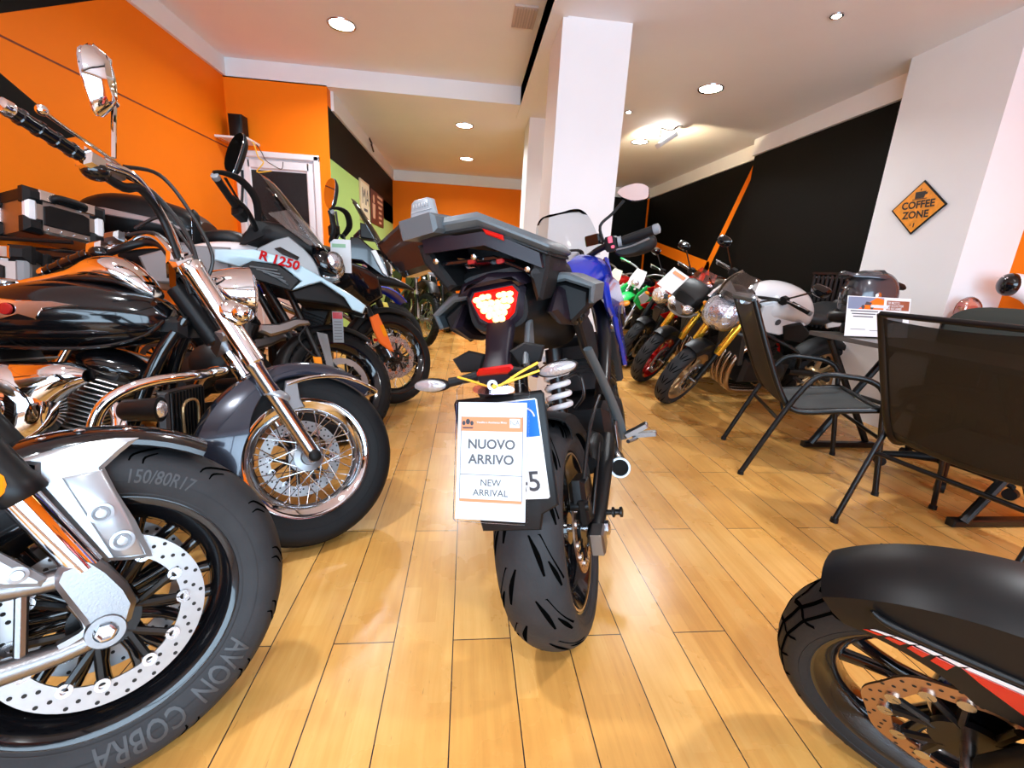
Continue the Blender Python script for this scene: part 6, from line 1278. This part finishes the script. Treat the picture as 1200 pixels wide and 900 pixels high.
def dirt(label, x, y, head, lean, steer, pl, pl2, tank, fork='steel', num='white_plastic'):
    b = Bike(label, x, y, head, lean, steer, 27, .34, .04, z=.011)
    wheel(b, 'front_wheel', 0, .34, .045, .265, True, 'spoke', 'black_gloss', 20, discs=[(.06, .125, 'disc')], knob=True, detail=False)
    b.add('front_fender', MB().arch(-.10, .48, .36, R(38), R(138), .075, .02, n=20), M[pl], True)
    for s in (-1, 1):
        b.add('fork_tube', MB().lathe([(0, .024), (.30, .024), (.31, .029), (.66, .029)], (-.01, s*.10, .33), (-.454, 0, .891), 20), M[fork], True)
        b.add('fork_guard', MB().slab([(-.05, .36), (-.01, .36), (-.10, .64), (-.16, .64)], s*.115, s*.13, .005), M[pl2], True)
        b.add('handlebar', MB().tube([(-.38, s*.03, 1.05), (-.39, s*.14, 1.12), (-.44, s*.30, 1.14), (-.46, s*.38, 1.13)], .0125, 10, 4), M['alu'], True)
        grip(b, (-.45, s*.29, 1.14), (-.47, s*.40, 1.13), True)
        b.add('hand_guard', MB().tube([(-.47, s*.41, 1.13), (-.38, s*.38, 1.16), (-.36, s*.26, 1.15)], [.012, .03, .02], 10, 4, flat=.4), M[pl], True)
        lever(b, [(-.41, s*.26, 1.15), (-.40, s*.36, 1.15)], True, 'steel')
    b.add('number_board', MB().slab([(-.09, .92), (.09, .92), (.10, 1.02), (.07, 1.14), (-.07, 1.14), (-.10, 1.02)], 0, .012, .005, lambda u, v, w: (-.13 + w - (v - .92)*.45, u, v)), M[num], True)
    b.add('headlamp', MB().ell((-.14, 0, .97), (.04, .06, .05), 18, 10), M['reflect'], True)
    panel(b, 'tank_shroud', [(-.30, .95), (-.14, .84), (-.10, .74), (-.30, .62), (-.52, .72), (-.62, .90)], lambda u, v: .16 - .15*max(0, -u - .35), .025, pl, bev=.008)
    panel(b, 'shroud_graphic', [(-.28, .88), (-.17, .80), (-.30, .68), (-.46, .78)], lambda u, v: .168 - .15*max(0, -u - .35), .02, pl2, bev=.006)
    b.add('fuel_tank', MB().body([(-.72, .92, .06, .03), (-.6, .95, .11, .07), (-.45, .96, .12, .08), (-.34, .95, .07, .05)]), M[tank])
    b.add('seat', MB().body([(-1.45, .97, .06, .02, 3), (-1.2, .965, .09, .035, 3), (-.85, .945, .09, .04, 3), (-.6, .98, .06, .03, 3)]), M['seat'])
    panel(b, 'side_number_panel', [(-.80, .90), (-1.1, .92), (-1.25, .88), (-1.05, .70), (-.85, .68)], .11, .02, pl, bev=.006)
    b.add('rear_fender', MB().body([(-1.70, .99, .06, .01, 3), (-1.5, .97, .075, .02, 3), (-1.2, .93, .08, .03, 3), (-1.1, .91, .06, .02, 3)]), M[pl])
    engine_block(b, -.66, .48, .34, .36, .24)
    for s in (-1, 1):
        b.add('frame_spar', MB().tube([(-.32, s*.04, .86), (-.5, s*.10, .72), (-.85, s*.12, .5), (-.9, s*.11, .36)], .02, 10, 4), M['alu'])
        b.add('swingarm', MB().tube([(-.85, s*.11, .38), (-1.2, s*.11, .35), (-1.46, s*.10, .33)], .024, 10, 3), M['alu'])
    b.add('exhaust_pipe', MB().tube([(-.45, -.05, .55), (-.34, -.08, .45), (-.42, -.12, .32), (-.8, -.15, .55), (-1.3, -.15, .78)], [.02, .02, .022, .03, .045], 12, 5), M['copper'])
    wheel(b, 'rear_wheel', -1.42, .33, .055, .24, kind='spoke', rim='black_gloss', n=16, knob=True, discs=[], detail=False)
    return b
dirt('green and white off-road motorcycle further back in the right row', 1.97, 5.95, 213, 10, 18, 'green', 'white_plastic', 'black_gloss', num='white_plastic')
dirt('cream and red off-road motorcycle near the end of the right row', 1.96, 6.85, 213, 10, 16, 'cream', 'red', 'red', num='cream')
dirt('white off-road motorcycle with lime panels, last in the right row', 1.97, 7.75, 213, 9, 16, 'white_plastic', 'lime', 'white', num='cream')
# ================================================================== bikes at the far end of the left row
dirt('blue and yellow off-road motorcycle half hidden behind the black adventure bike', -.68, 4.25, 16, 8, 30, 'blue', 'yellow', 'blue', 'black_satin')
dirt('dark off-road motorcycle with bright silver fork facing the camera, far left row', -.55, 5.75, -64, 6, 4, 'black_satin', 'black_satin', 'cream', 'steel', num='cream')
b = naked('dark motorcycle with an olive screen further along the green wall', -.30, 7.15, -66, 6, 4, 'black_gloss', 'black_gloss', 'black_satin', 'black_gloss', 'round', 1.36, detail=False, mirr=False)
screen_sheet(b, 'touring_screen', [(-.06, .98, .16, .05), (-.14, 1.10, .18, .06), (-.22, 1.22, .17, .05), (-.28, 1.30, .11, .03)], M['olive'], True)
# ------------------------------------------------------------------ light, world, camera
w = bpy.data.worlds.new('street daylight'); SC.world = w; w.use_nodes = True; nt = w.node_tree
bg = nt.nodes['Background']; bg.inputs['Color'].default_value = (.62, .80, 1., 1); bg.inputs['Strength'].default_value = SKY
ld = bpy.data.lights.new('window_daylight', 'AREA'); ld.shape = 'RECTANGLE'; ld.size = 5.5; ld.size_y = 2.2; ld.cycles.is_portal = True
lo = bpy.data.objects.new('window_daylight', ld); COL.objects.link(lo); lo.location = (.6, YF - .13, 1.4); lo.rotation_euler = (R(90), 0, 0)
cam = bpy.data.cameras.new('camera'); co = bpy.data.objects.new('camera', cam); COL.objects.link(co)
cam.sensor_fit = 'HORIZONTAL'; cam.sensor_width = 36; cam.lens = 516.447/1200*36; cam.clip_start = .02
ya, pi_, ro = .110644, .256509, .0560878
f = V((math.sin(ya)*math.cos(pi_), math.cos(ya)*math.cos(pi_), -math.sin(pi_))); r0 = V((math.cos(ya), -math.sin(ya), 0)); u0 = r0.cross(f)
rx = r0*math.cos(ro) + u0*math.sin(ro); uy = u0*math.cos(ro) - r0*math.sin(ro)
m4 = MX.Identity(4)
for i in range(3): m4[i][0], m4[i][1], m4[i][2] = rx[i], uy[i], -f[i]
m4.translation = (0, 0, 1.05); co.matrix_world = m4
SC.camera = co
vs = SC.view_settings; vs.view_transform = 'Standard'; vs.look = 'None'; vs.gamma = 1; vs.use_curve_mapping = False; vs.exposure = EXPO
SC.cycles.use_denoising = True; SC.cycles.max_bounces = 8; SC.cycles.diffuse_bounces = 5; SC.cycles.glossy_bounces = 4; SC.cycles.transparent_max_bounces = 16
SC.cycles.sample_clamp_indirect = 6; SC.cycles.caustics_reflective = False; SC.cycles.caustics_refractive = False
